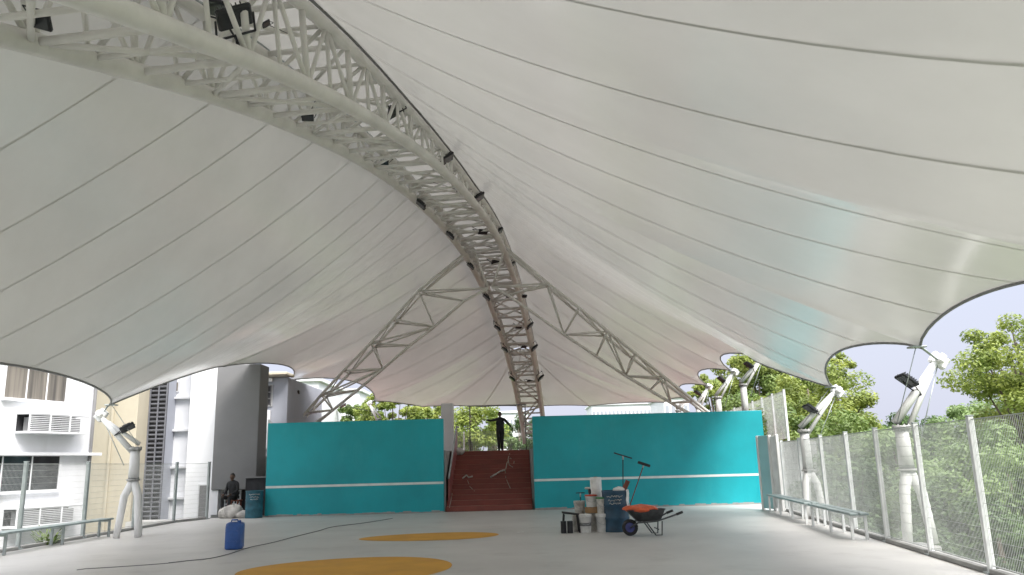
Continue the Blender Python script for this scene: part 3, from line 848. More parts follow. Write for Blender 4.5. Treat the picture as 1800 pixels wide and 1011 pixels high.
# 4: white block with ledges
wb, x0, x1 = block('white_building', 288, 340, 31.4, 10.4, 5, M_WHITEW, 'white block with thin ledges right of the dark louvre column')
for py in (700, 757, 822, 876):
    z = at(310, py, 31.3).z; MB().bbox(((x0 + x1) / 2 - .05, 31.3, z), (x1 - x0 - .2, .2, .09), .01).build('ledge', M_SLAT, wb)
for (pa_, pb_) in (((290, 690), (316, 670)), ((285, 925), (300, 880))):
    A = at(pa_[0], pa_[1], 31.36); B = at(pb_[0], pb_[1], 31.36)
    w_ = MB().bbox(((A.x + B.x) / 2, 31.37, (A.z + B.z) / 2), (B.x - A.x, .05, B.z - A.z), .005).build('window', M_SLAT, wb)
    MB().box(((A.x + B.x) / 2, 31.342, (A.z + B.z) / 2), (B.x - A.x - .1, .006, B.z - A.z - .1)).build('pane', M_CURT, w_)
b = MB(); b.tube([(x1 - .12, 31.3, -5), (x1 - .12, 31.3, 10)], .05); b.build('downpipe', M_WHITEW, wb)
# 5: tall white wall and the shaded grey slab in front
ww, x0, x1 = block('white_wall_building', 328, 376, 30.4, 9.6, 4, M_WHITEW, 'tall bright white wall left of the shaded grey slab')
A = at(347, 862, 30.3); B = at(362, 930, 30.3)
dr = MB().bbox(((A.x + B.x) / 2, 30.37, 0.1), (B.x - A.x, .06, 1.9), .01).build('door', M_SLAT, ww)
MB().box(((A.x + B.x) / 2, 30.337, 0.1), (B.x - A.x - .12, .004, 1.8)).build('leaf', M_GREYW, dr)
GX0, GX1 = at(374, 800, 28.9).x, at(452, 800, 28.9).x
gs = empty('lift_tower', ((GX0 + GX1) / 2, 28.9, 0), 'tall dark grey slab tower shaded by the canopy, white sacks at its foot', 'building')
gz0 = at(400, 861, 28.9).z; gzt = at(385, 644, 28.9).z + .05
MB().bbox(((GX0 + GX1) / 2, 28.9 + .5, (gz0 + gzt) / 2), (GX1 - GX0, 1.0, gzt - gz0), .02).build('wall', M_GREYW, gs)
for x_c in (GX0 + .12, GX1 - .12): MB().bbox((x_c, 29.12, gz0 / 2), (.24, .3, gz0 - .01), .01).build('column', M_WHITEW, gs)
# breeze block screen in the opening
b = MB(); bx0, bx1 = GX0 + .26, GX0 + .92
for k in range(6):
    z = .05 + k * (gz0 - .1) / 5; b.box(((bx0 + bx1) / 2, 29.3, z), (bx1 - bx0, .08, .035))
for k in range(7):
    x = bx0 + (bx1 - bx0) * k / 6; b.box((x, 29.3, gz0 / 2), (.035, .078, gz0 - .06))
b.build('vent_screen', M_SLAT, gs)
b = MB(); b.bbox(((GX0 + GX1) / 2, 29.8, gz0 / 2 - .01), (GX1 - GX0, .1, gz0 - .03), .005); b.build('dark_back', M_DARK, gs)  # dark board carries the shade of the opening in its colour
# 6: building with grille window right of the slab
rb, x0, x1 = block('grey_building', 448, 502, 33.4, at(480, 664, 33.4).z, 6, M_BLUEG, 'grey building with a dark barred window above the left teal wall', z0=2.0 - 1.3)
A = at(450, 713, 33.3); B = at(477, 678, 33.3)
w_ = MB().bbox(((A.x + B.x) / 2, 33.37, (A.z + B.z) / 2), (B.x - A.x + .1, .06, B.z - A.z + .1), .005).build('window', M_SLAT, rb)
MB().box(((A.x + B.x) / 2, 33.33, (A.z + B.z) / 2), (B.x - A.x, .012, B.z - A.z)).build('pane', M_DARK, w_)
b = MB()
for k in range(4): b.box((A.x + (B.x - A.x) * k / 3, 33.31, (A.z + B.z) / 2), (.04, .02, B.z - A.z))
for k in range(4): b.box(((A.x + B.x) / 2, 33.29, A.z + (B.z - A.z) * k / 3), (B.x - A.x, .018, .04))
b.build('grille', M_GREYW, w_)
b = MB(); A2 = at(450, 790, 33.3); b.bbox(((A.x + B.x) / 2, 33.34, (A2.z + A.z) / 2 - .1), (B.x - A.x, .1, A.z - A2.z - .2), .01)
for k in range(8): b.box((A.x + .1 + (B.x - A.x - .2) * k / 7, 33.28, (A2.z + A.z) / 2 - .1), (.05, .03, A.z - A2.z - .3))
b.build('shutter', M_WHITEW, rb)
b = MB(); b.bbox(((x0 + x1) / 2, 33.2, at(480, 661, 33.4).z + .02), (x1 - x0 + .3, 1.2, .12), .02); b.build('eave', M_CREAM, rb)
A = at(452, 671, 33.2); B = at(478, 664, 33.2)
MB().bbox(((A.x + B.x) / 2, 33.3, (A.z + B.z) / 2), (B.x - A.x, .1, abs(B.z - A.z)), .01).build('panel', M_WHITEW, rb)
# wall coloured dark for the shaded recess behind the sacks and the seated person
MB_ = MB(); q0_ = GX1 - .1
rc = empty('recess_shade_wall', (LX0 - .6, 29.0, 0), 'low wall coloured dark for shade in the gap between the grey slab and the teal wall', 'wall')
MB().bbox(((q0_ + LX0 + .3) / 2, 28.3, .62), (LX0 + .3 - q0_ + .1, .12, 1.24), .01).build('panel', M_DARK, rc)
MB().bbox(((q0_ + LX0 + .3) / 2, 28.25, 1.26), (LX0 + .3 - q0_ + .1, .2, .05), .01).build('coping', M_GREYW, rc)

# far buildings
def far_block(px0, px1, pytop, Y, m, label, rows=6, colsn=8, wm=None):
    a = at(px0, pytop, Y); b_ = at(px1, pytop, Y); zt = a.z
    root = empty('apartment_building', ((a.x + b_.x) / 2, Y, GZ), label, 'building', 'pale buildings far beyond the platform')
    MB().bbox(((a.x + b_.x) / 2, Y + 5, (zt + GZ) / 2), (b_.x - a.x, 10, zt - GZ), .05).build('wall', m, root)
    W = b_.x - a.x; wn = MB()
    for r_ in range(rows):
        for c_ in range(colsn):
            x = a.x + W * (c_ + .5) / colsn; z = zt - 1.6 - r_ * 2.9
            if z < GZ + 1: continue
            wn.box((x, Y - .01, z), (W / colsn * .55, .06, 1.3))
    wn.build('windows', wm or M_BLUEG, root)
    MB().bbox(((a.x + b_.x) / 2, Y + 5, zt + .15), (W + .5, 10.5, .3), .03).build('roof', m, root)
far_block(505, 560, 672, 70, M_FARW, 'overexposed white building behind the side truss, left of a paler one', 4, 4, M_FARW)
far_block(563, 632, 690, 85, M_FARW, 'pale lilac building under the canopy edge, right of the side truss', 4, 5, M_SLAT)
far_block(870, 928, 727, 120, M_FARW, 'pale tower block with window grid right of the standing person', 8, 9)
far_block(1040, 1165, 713, 130, M_FARW, 'low pale building under the canopy edge above the right teal wall', 3, 18)
far_block(1166, 1210, 700, 100, M_FARW, 'white gabled building behind the foot of the right side truss', 3, 4)

# ------------------------------------------------------------------ trees
def leaf_mesh(centres, rad, per, size, rnd, flat=.75):
    vs = []; fs = []
    for (c, rr) in centres:
        for _ in range(per):
            while True:
                d = Vector((rnd.uniform(-1, 1), rnd.uniform(-1, 1), rnd.uniform(-1, 1)))
                if .05 < d.length < 1: break
            p = c + Vector((d.x, d.y, d.z * flat)) * rr * rad
            s = size * rnd.uniform(.6, 1.35)
            n = (d + Vector((0, 0, .8)) + Vector((rnd.uniform(-1, 1), rnd.uniform(-1, 1), rnd.uniform(-1, 1))) * .9).normalized()
            u = n.orthogonal().normalized(); u.rotate(Matrix.Rotation(rnd.uniform(0, 6.28), 3, n)); v = n.cross(u)
            o = len(vs)
            vs += [p - u * s, p - v * s * .45, p + u * s, p + v * s * .45]
            fs.append((o, o + 1, o + 2, o + 3))
    return vs, fs
def tree(name, base, crown_c, rx, rz, m, label, nclump=34, per=90, leaf=.16, seed=1, trunk_r=.22, group=None, gap=.5):
    rnd = random.Random(seed)
    per = int(per * 1.7); leaf *= .72
    root = empty(name, base, label, 'tree', group)
    base = Vector(base); crown_c = Vector(crown_c)
    cl = []
    while len(cl) < nclump:
        d = Vector((rnd.uniform(-1, 1), rnd.uniform(-1, 1), rnd.uniform(-1, 1)))
        if d.length > 1 or d.length < .25: continue
        if d.z < -.5 and rnd.random() < .5: continue
        cl.append((crown_c + Vector((d.x * rx, d.y * rx, d.z * rz)), rnd.uniform(.6, 1.25)))
    vs, fs = leaf_mesh(cl, gap * min(rx, rz) * .72, per, leaf, rnd)
    MB().add(vs, fs, 0, False).build('crown', m, root)
    b = MB(); fork = base.lerp(crown_c, .62)
    wob = Vector((rnd.uniform(-.3, .3), rnd.uniform(-.3, .3), 0))
    b.tube([base, base.lerp(fork, .5) + wob, fork], [trunk_r, trunk_r * .8, trunk_r * .6], 9)
    b.tube([fork, crown_c + Vector((0, 0, rz * .5))], [trunk_r * .6, trunk_r * .15], 7)
    for (c, r_) in cl[:14]:
        md = fork.lerp(c, .5) + Vector((0, 0, -.15 * rz * rnd.random()))
        b.tube([fork, md, c], [trunk_r * .4, trunk_r * .22, .02], 6)
    b.build('trunk', M_BARK, root)
    return root
def tree_px(name, px, py, Y, rx, rz, m, label, **k):
    c = at(px, py, Y)
    return tree(name, (c.x + .3, c.y, GZ), c, rx, rz, m, label, **k)
TG = 'trees beyond the right fence'
tree_px('broadleaf_tree', 1795, 655, 27, 2.25, 2.05, M_LEAF1, 'big yellow green tree at the right edge of the photo against the sky', nclump=60, per=190, leaf=.10, seed=3, gap=.36, group=TG)
tree_px('broadleaf_tree', 1425, 735, 36, 2.7, 2.6, M_LEAF1, 'bright yellow green tree between the teal wall and the second mast', nclump=70, per=190, leaf=.12, seed=5, gap=.34, group=TG)
tree_px('broadleaf_tree', 1445, 655, 42, 1.7, 1.5, M_LEAF1, 'airy yellow green tree top above the second mast head', nclump=26, per=90, leaf=.12, seed=6, gap=.3, group=TG)
tree_px('broadleaf_tree', 1325, 668, 46, 2.2, 1.9, M_LEAF1, 'bright tree filling the scallop behind the third mast', nclump=50, per=150, leaf=.14, seed=8, gap=.36, group=TG)
tree_px('broadleaf_tree', 1355, 740, 44, 2.9, 2.6, M_LEAF2, 'leafy green tree just outside the corner of the right teal wall', nclump=55, per=170, leaf=.15, seed=9, gap=.4, group=TG)
tree_px('broadleaf_tree', 1255, 690, 56, 1.9, 1.3, M_LEAF1, 'small yellowish tree top behind the fourth mast', nclump=30, per=100, leaf=.16, seed=10, gap=.42, group=TG)
tree_px('broadleaf_tree', 1395, 830, 31, 2.4, 2.6, M_LEAF2, 'lower green tree directly behind the second mast and fence', nclump=50, per=180, leaf=.13, seed=11, gap=.4, group=TG)
tree_px('broadleaf_tree', 1505, 820, 30, 2.2, 1.9, M_LEAF2, 'green tree left of the nearest mast behind the mesh', nclump=46, per=180, leaf=.12, seed=12, gap=.4, group=TG)
tree_px('dark_tree', 1545, 790, 46, 3.6, 2.0, M_LEAF3, 'dark flat topped tree behind the nearest mast', nclump=60, per=150, leaf=.17, seed=13, gap=.5, group=TG)
tree_px('dark_tree', 1655, 800, 50, 4.2, 2.2, M_LEAF3, 'dark tree low on the skyline right of the nearest mast', nclump=60, per=150, leaf=.18, seed=14, gap=.5, group=TG)
tree_px('broadleaf_tree', 1745, 790, 36, 2.6, 2.0, M_LEAF4, 'pale feathery tree behind the mesh at the right edge', nclump=55, per=170, leaf=.13, seed=15, gap=.42, group=TG)
tree_px('broadleaf_tree', 1860, 780, 30, 2.6, 2.4, M_LEAF2, 'mid green tree cut off by the right edge behind the mesh', nclump=40, per=150, leaf=.13, seed=16, gap=.42, group=TG)
tree_px('broadleaf_tree', 1600, 860, 28, 2.2, 2.0, M_LEAF4, 'pale green tree low behind the legs of the nearest mast', nclump=46, per=170, leaf=.12, seed=17, gap=.42, group=TG)
tree_px('broadleaf_tree', 1700, 900, 23, 2.0, 1.7, M_LEAF4, 'pale green bushy tree low behind the mesh, third panel from the right', nclump=46, per=190, leaf=.10, seed=18, gap=.42, group=TG)
tree_px('broadleaf_tree', 1800, 880, 19, 1.8, 1.6, M_LEAF4, 'pale green bushy tree low in the bottom right corner', nclump=46, per=190, leaf=.09, seed=19, gap=.42, group=TG)
tree_px('broadleaf_tree', 1640, 960, 20, 1.9, 1.4, M_LEAF3, 'dark bushy tree at the foot of the mesh right of the nearest mast', nclump=40, per=170, leaf=.10, seed=20, gap=.42, group=TG)
tree_px('broadleaf_tree', 1760, 985, 15.5, 1.6, 1.1, M_LEAF3, 'dark bushy tree at the foot of the nearest mesh panel', nclump=40, per=170, leaf=.08, seed=21, gap=.42, group=TG)
tree_px('broadleaf_tree', 1480, 900, 25, 1.9, 1.7, M_LEAF3, 'dark green tree low behind the second bench', nclump=40, per=170, leaf=.11, seed=22, gap=.42, group=TG)
TF = 'trees beyond the far end of the platform'
tree_px('broadleaf_tree', 690, 726, 66, 3.0, 1.7, M_LEAF1, 'bright tree above the left teal wall, left of its twin', nclump=44, per=110, leaf=.2, seed=31, gap=.45, group=TF)
tree_px('broadleaf_tree', 752, 732, 72, 2.6, 1.3, M_LEAF1, 'bright tree above the right end of the left teal wall', nclump=36, per=110, leaf=.2, seed=32, gap=.45, group=TF)
tree_px('broadleaf_tree', 828, 755, 62, 2.5, 2.2, M_LEAF1, 'pale yellow green tree left of the standing person', nclump=46, per=120, leaf=.18, seed=33, gap=.42, group=TF)
tree_px('broadleaf_tree', 868, 775, 66, 2.0, 1.5, M_LEAF4, 'pale tree directly behind the standing person', nclump=30, per=110, leaf=.18, seed=36, gap=.45, group=TF)
tree_px('dark_tree', 912, 768, 74, 2.4, 1.7, M_LEAF3, 'grey green tree right of the standing person', nclump=36, per=110, leaf=.2, seed=34, gap=.45, group=TF)
tree_px('broadleaf_tree', 636, 735, 78, 2.4, 1.5, M_LEAF2, 'small tree behind the far left mast', nclump=30, per=100, leaf=.2, seed=35, gap=.45, group=TF)
# far tree belt that reads as one mass
rnd = random.Random(99); cl = []
for k in range(260):
    an = R(rnd.uniform(-44, 52)); dist = rnd.uniform(95, 150)
    cl.append((Vector((math.sin(an) * dist, math.cos(an) * dist, rnd.uniform(-4, 1.2))), rnd.uniform(.7, 1.4)))
vs, fs = leaf_mesh(cl, 4.0, 60, .55, rnd)
o = MB().add(vs, fs).build('distant_foliage', M_LEAF3); struct(o, 'stuff'); tag(o, 'low dark belt of trees along the horizon beyond the court', 'trees')
# small potted plant leaves under the left bench
def shrub(px, py, Y, label, s=.35, n=160, m=M_LEAF2):
    c = at(px, py, Y); rnd = random.Random(int(px)); vs = []; fs = []
    root = empty('small_shrub', (c.x, c.y, c.z - s), label, 'plant')
    for k in range(n):
        an = rnd.uniform(0, 6.28); t = rnd.uniform(.3, 1); p = Vector((c.x + math.cos(an) * s * t * .8, c.y + math.sin(an) * s * t * .8, c.z - s + s * 1.4 * t * rnd.uniform(.5, 1)))
        d = Vector((math.cos(an), math.sin(an), rnd.uniform(.2, 1))).normalized(); v = d.cross(Vector((0, 0, 1))).normalized() * .025; L = .16
        o = len(vs); vs += [p, p + d * L * .5 + v, p + d * L, p + d * L * .5 - v]; fs.append((o, o + 1, o + 2, o + 3))
    MB().add(vs, fs).build('leaves', m, root)
    MB().tube([(c.x, c.y, c.z - s * 6), (c.x, c.y, c.z)], .02, 6).build('stem', M_BARK, root)
shrub(84, 942, 18.6, 'small leafy shrub outside the left fence under the lower air conditioner rack')

# ------------------------------------------------------------------ people
def skin_body(name, joints, edges, m, parent, loc, sub=2):
    me = bpy.data.meshes.new(name)
    me.from_pydata([tuple(j[0]) for j in joints], edges, [])
    me.materials.append(m)
    o = bpy.data.objects.new(name, me); COL.objects.link(o); o.parent = parent
    md = o.modifiers.new('skin', 'SKIN'); md.use_smooth_shade = True
    me.skin_vertices.new() if not me.skin_vertices else None
    for i, j in enumerate(joints):
        r_ = j[1]; r_ = r_ if isinstance(r_, tuple) else (r_, r_)
        me.skin_vertices[0].data[i].radius = r_
        me.skin_vertices[0].data[i].use_root = (i == 0)
    sb = o.modifiers.new('sub', 'SUBSURF'); sb.levels = sub; sb.render_levels = sub
    return o
def person(base, label, H, lelbow, lhand, relbow, rhand, stance='stand', rz=0.0):
    root = empty('person', base, label, 'person'); root.rotation_euler = (0, 0, rz)
    s = H / 1.7
    V = lambda x, y, z: (x * s, y * s, z * s)
    if stance == 'stand':
        hip = 0.92; dy = 0
        legs = [((-.09, 0, .86), .115), ((-.075, -.02, .48), .085), ((-.065, .02, .09), .06), ((-.07, -.13, .04), .045),
                ((.09, 0, .86), .115), ((.075, -.02, .48), .085), ((.065, .02, .09), .06), ((.075, -.13, .04), .045)]
    else:
        hip = .50
        legs = [((-.10, -.05, .48), .095), ((-.15, -.42, .50), .07), ((-.14, -.40, .09), .045), ((-.15, -.53, .035), .038),
                ((.10, -.05, .48), .095), ((.14, -.42, .50), .07), ((.13, -.40, .09), .045), ((.15, -.53, .035), .038)]
    z = hip - .92
    lean = -.0 if stance == 'stand' else -.10
    J = [((0, 0, .94 + z), (.19, .14)), ((0, lean * .3, 1.10 + z), (.18, .125)), ((0, lean * .7, 1.28 + z), (.22, .13)), ((0, lean, 1.41 + z), (.10, .075)), ((0, lean * 1.1 - .01, 1.49 + z), .05)]
    E_ = [(0, 1), (1, 2), (2, 3), (3, 4)]
    b0 = len(J); J += [(q[0], q[1]) for q in legs]
    E_ += [(0, b0), (b0, b0 + 1), (b0 + 1, b0 + 2), (b0 + 2, b0 + 3), (0, b0 + 4), (b0 + 4, b0 + 5), (b0 + 5, b0 + 6), (b0 + 6, b0 + 7)]
    for sd_, el, hd in ((-1, lelbow, lhand), (1, relbow, rhand)):
        i = len(J); sh = (sd_ * .19, lean, 1.38 + z)
        J += [(sh, .072), (el, .052), (hd, .034)]; E_ += [(3, i), (i, i + 1), (i + 1, i + 2)]
    J = [(V(*j[0]), (j[1][0] * s, j[1][1] * s) if isinstance(j[1], tuple) else j[1] * s) for j in J]
    skin_body('body', J, E_, M_CLOTHD, root, base)
    # head
    hc = Vector((0, (lean * 1.2 - .02) * s, (1.60 + z) * s)); b = MB(); n, mm = 20, 14
    vs = []
    for i in range(mm + 1):
        th = math.pi * i / mm
        for k in range(n):
            ph = 2 * math.pi * k / n
            x = .076 * math.sin(th) * math.cos(ph); y = .095 * math.sin(th) * math.sin(ph); zz = .118 * math.cos(th)
            if zz < 0: x *= 1 + zz * 2.2; y = y * (1 + zz * 1.2) - .01 * (-zz / .1)
            if y < -.07 and abs(x) < .022 and -.045 < zz < .02: y -= .022      # nose
            if y < -.05 and abs(abs(x) - .03) < .014 and .0 < zz < .035: y += .01   # eye sockets
            vs.append(hc + Vector((x, y, zz)) * s)
    b.add(vs, [(i * n + k, i * n + (k + 1) % n, (i + 1) * n + (k + 1) % n, (i + 1) * n + k) for i in range(mm) for k in range(n)], 0, True)
    for sd_ in (-1, 1): b.lathe([(.006 * s, -.03 * s), (.02 * s, -.01 * s), (.022 * s, .015 * s), (.008 * s, .03 * s)], hc + Vector((sd_ * .078 * s, .005 * s, 0)), 8)
    b.lathe([(.045 * s, -.14 * s), (.043 * s, -.04 * s)], hc, 12)
    b.build('head', M_SKIN, root, world=False)
    b = MB(); vs = []
    for i in range(8):
        th = math.pi * .56 * i / 7
        for k in range(n):
            ph = 2 * math.pi * k / n; ex = 1.1
            f = 1.0 if math.sin(ph) > -.3 else min(1, .62 / (i / 7 + .01)) 
            t2 = th * f if f < 1 else th
            vs.append(hc + Vector((.076 * ex * math.sin(t2) * math.cos(ph), .095 * ex * math.sin(t2) * math.sin(ph) + .006, .118 * ex * math.cos(t2))) * s)
    b.add(vs, [(i * n + k, i * n + (k + 1) % n, (i + 1) * n + (k + 1) % n, (i + 1) * n + k) for i in range(7) for k in range(n)], 0, True)
    b.build('hair', M_HAIR, root, world=False)
    # hands: palm, four fingers, thumb
    for el, hd in ((lelbow, lhand), (relbow, rhand)):
        e = Vector(el) * s; h_ = Vector(hd) * s; d = (h_ - e).normalized(); m3 = rot_to(d, Vector((0, 1, 0)))
        q = MB(); q.bbox(h_ + d * .05 * s, (.078 * s, .03 * s, .095 * s), .012 * s, mat3=m3)
        for k, L in enumerate((.068, .078, .074, .058)):
            p0 = h_ + m3 @ Vector(((-.03 + k * .02) * s, 0, .095 * s)); p1 = p0 + m3 @ Vector((0, -.006, L * .55)) * s; p2 = p1 + m3 @ Vector((0, -.022, L * .42)) * s
            q.tube([p0, p1, p2], [.0095 * s, .009 * s, .0075 * s], 7)
        p0 = h_ + m3 @ Vector((-.036 * s, -.004 * s, .035 * s)); q.tube([p0, p0 + m3 @ Vector((-.026, -.014, .03)) * s, p0 + m3 @ Vector((-.032, -.026, .058)) * s], [.012 * s, .011 * s, .009 * s], 7)
        q.build('hand', M_SKIN, root, world=False)
    return root
pz = 2.0
pp = at(880, 792, topY + .5); pp.z = pz
pH = (at(880, 726, topY + .5).z - pz) * 1.0
person((pp.x, pp.y, pz), 'person in dark clothes standing atop the red stair with one arm stretched sideways', max(1.5, pH), (-.42, -.06, 1.33), (-.62, -.12, 1.36), (.37, .02, 1.18), (.50, -.12, 1.04))
sp_ = fl(436, 904)
ps = Vector((sp_.x - .02, 27.6, 0))
person((ps.x, ps.y, 0.16), 'person in dark clothes sitting in shade between the grey slab and teal wall', 1.66, (-.24, -.12, .72), (-.16, -.34, .60), (.24, -.12, .72), (.16, -.34, .60), 'sit', R(-20))
stl = empty('stool', (ps.x, ps.y + .05, 0), 'dark block stool under the seated person by the teal drum', 'stool')
MB().bbox((ps.x, ps.y + .05, .53), (.42, .4, .05), .01).build('seat', M_WOODR, stl)
for dx in (-.16, .16):
    for dy in (-.15, .15): MB().bbox((ps.x + dx, ps.y + .05 + dy, .253), (.05, .05, .503), .005).build('leg', M_WOODR, stl)

# ------------------------------------------------------------------ court objects
def drum(pos, r_, h_, m, label, group=None, scrawl=True, open_top=True):
    root = empty('drum', pos, label, 'drum', group); x, y, z = pos
    pr = [(r_ * .98, 0), (r_ * 1.02, .02), (r_, .04)]
    for zz in (.33, .66):
        pr += [(r_, h_ * zz - .03), (r_ * 1.03, h_ * zz - .012), (r_ * 1.03, h_ * zz + .012), (r_, h_ * zz + .03)]
    pr += [(r_, h_ - .05), (r_ * 1.03, h_ - .03), (r_ * 1.03, h_)]
    if open_top: pr += [(r_ * .97, h_), (r_ * .96, h_ - .12)]
    MB().lathe(pr, pos, 32).build('shell', m, root)
    if scrawl:   # hand painted illegible scrawl
        b = MB(); rnd = random.Random(int(x * 100)); 
        for row, (zz, n) in enumerate(((.86, 9), (.77, 8), (.69, 6))):
            a0 = math.atan2(-y, -x) ; pts = []
            for k in range(n * 3):
                a_ = a0 + (k / (n * 3) - .5) * (1.3 - .2 * row) 
                pts.append((x + math.cos(a_) * (r_ + .006), y + math.sin(a_) * (r_ + .006), z + h_ * zz + rnd.uniform(-.022, .022)))
            b.tube(pts, .006, 5)
        b.build('painted_scrawl', M_WPL2, root)
    return root
def bucket(pos, r_, h_, m, label, lid=None, handle=True, rz=0, band=None):
    root = empty('bucket', pos, label, 'bucket', 'paint buckets piled by the navy drum')
    MB().lathe([(r_ * .84, 0), (r_ * .86, .01), (r_ * .97, h_ * .86), (r_ * 1.03, h_ * .87), (r_ * 1.03, h_ * .91), (r_, h_ * .92), (r_ * 1.05, h_ * .97), (r_ * 1.05, h_ - .006), (r_ * .98, h_ - .004)], pos, 28).build('body', m, root)
    if lid: MB().lathe([(r_ * 1.07, h_ - .018), (r_ * 1.08, h_ + .004), (r_ * 1.0, h_ + .016), (r_ * .3, h_ + .017)], pos, 28).build('lid', lid, root)
    if band: MB().lathe([(r_ * .93, h_ * .38), (r_ * .955, h_ * .56)], Vector(pos) + Vector((0, 0, 0)), 28).build('label_band', band, root)
    if handle:
        p = Vector(pos); pts = []
        for k in range(11):
            a_ = math.pi * k / 10; pts.append(p + Vector((math.cos(a_) * r_ * 1.06, -math.sin(a_) * r_ * .95 - .01, h_ * .86 - math.sin(a_) * h_ * .42)))
        MB().tube(pts, .004, 5).build('handle', M_GALV, root)
    return root
D0 = fl(1087, 936); D0.z = 0; DY = D0.y + .28
DX = D0.x
dr = drum((DX, DY, 0), .285, .87, M_NAVY, 'navy steel drum full of tools standing right of the paint buckets')
PY = DY
def gx(px, Y): return at(px, 900, Y).x
bY = PY - .02
bucket((gx(1028, bY), bY - .05, 0), .135, .37, M_WPL, 'white bucket with a dark label standing frontmost at the left of the pile', M_WPL, band=M_GREYW)
bucket((gx(1045, bY + .3), bY + .28, 0), .135, .37, M_WPL2, 'dingy white bucket standing on the floor between two cleaner ones', M_WPL2)
bucket((gx(1058, bY), bY, 0), .14, .37, M_WPL, 'white bucket standing on the floor against the navy drum', M_WPL)
cb = empty('cardboard_box', (gx(1040, bY + .25), bY + .25, .39), 'flat brown cardboard box lying on the middle buckets', 'box')
MB().bbox((gx(1040, bY + .25), bY + .25, .45), (.28, .26, .125), .01).build('carton', M_CARD, cb)
MB().box((gx(1040, bY + .25), bY + .25, .5145), (.05, .262, .002)).build('tape', M_WPL2, cb)
bucket((gx(1040, bY + .25), bY + .25, .516), .13, .25, M_WPL, 'short white bucket with a red lid on the cardboard box', M_RPL)
bucket((gx(1059, bY + .02), bY + .02, .385), .125, .33, M_WPL2, 'white bucket with green lid stacked against the navy drum', M_GPL)
cr0 = empty('crate', (gx(1020, bY + .35), bY + .42, 0), 'low dark crate holding a bucket at the left of the pile', 'crate')
MB().bbox((gx(1019, bY + .42), bY + .42, .18), (.34, .3, .355), .015).build('box', M_WPL2, cr0)
bucket((gx(1019, bY + .42), bY + .42, .36), .125, .29, M_WPL2, 'grey white bucket on the crate at the left of the pile', None)
# tall white roll
rl = empty('paper_roll', (gx(1050, bY + .2), bY + .5, 0), 'tall off white roll standing upright behind the buckets', 'roll')
zt = at(1050, 839, bY + .5).z
MB().lathe([(.125, 0), (.13, .01), (.13, zt - .01), (.125, zt), (.05, zt), (.045, zt - .05)], (gx(1050, bY + .5), bY + .55, 0), 28).build('sheet', M_WPL, rl)
MB().lathe([(.045, zt - .045), (.045, zt + .01), (.036, zt + .01)], (gx(1050, bY + .5), bY + .55, 0), 20).build('core', M_CARD, rl)
# black stool / trestle
sx_ = gx(1002, bY); s_ = empty('step_stool', (sx_, bY, 0), 'low black step stool left of the white buckets', 'stool')
MB().bbox((sx_ + .02, bY + .05, .40), (.40, .26, .035), .01, mat3=Matrix.Rotation(R(8), 3, 'Y')).build('seat', M_RUBBER, s_)
for dx in (-.15, .17):
    for dy in (-.09, .13): MB().bar((sx_ + dx * .9, bY + .05 + dy, .385), (sx_ + dx * 1.15, bY + .05 + dy * 1.3, 0), .018).build('leg', M_RUBBER, s_)
for k in range(2):
    xx = sx_ - .16 + k * .14; q = empty('paint_can', (xx, bY - .12, 0), ['small black can at the far left foot of the stool', 'small black can between the stool legs'][k], 'can', 'small black cans by the stool')
    MB().lathe([(.06, 0), (.062, .01), (.062, .24), (.065, .25), (.05, .255)], (xx, bY - .12, 0), 18).build('body', M_BLACK, q)
# tools
def pole_tool(name, foot, headc, headdir, hl, label, m=M_RUBBER, hm=M_RUBBER, thick=.03, pr=.011):
    foot = Vector(foot); headc = Vector(headc)
    root = empty(name, foot, label, 'tool')
    MB().tube([foot, headc], pr, 8).build('handle', m, root)
    d = Vector(headdir).normalized(); yv = (headc - foot).cross(d).normalized(); m3 = Matrix((d, yv, d.cross(yv))).transposed()
    MB().bbox(headc, (hl, thick * 1.3, thick), .006, mat3=m3).build('head', hm, root)
    q = MB(); q.bar(headc, headc + (foot - headc).normalized() * .09, pr * 1.7); q.build('socket', M_GALV, root)
    return root
ty = DY
h1 = at(1095, 801, ty); f1 = Vector((gx(1094, ty), ty, .10))
pole_tool('squeegee', f1, h1, (1, 0, -.33), .42, 'long handled black squeegee standing upright in the navy drum', thick=.028)
h2 = at(1132, 816, ty + .1); f2 = Vector((gx(1096, ty) , ty + .1, .15))
pole_tool('broom', f2, h2, (1, 0, -.35), .28, 'broom leaning rightwards out of the navy drum', M_WOODR, M_RUBBER, thick=.06)
h3 = at(1020, 866.5, bY + .42); pole_tool('squeegee', (h3.x - .005, bY + .42, .4), h3, (1, 0, 0), .2, 'small black squeegee standing in the grey white bucket', thick=.02, pr=.009)
q = empty('plank', (DX, DY, .1), 'short red brown plank sticking out of the navy drum', 'plank')
a_ = at(1094, 868, DY - .08); b_ = at(1104, 845, DY - .08); d_ = (b_ - a_)
MB().bbox((a_ + b_) / 2 - d_ * .15, (.10, .03, d_.length * 1.3), .005, mat3=rot_to(d_)).build('board', M_WOODR, q)
q2 = empty('plank', (DX + .1, DY, .1), 'thin orange stick crossing the rim of the navy drum', 'stick')
MB().tube([at(1066, 868, DY - .1), at(1100, 861, DY - .05)], .014, 7).build('stick', M_RPL, q2)
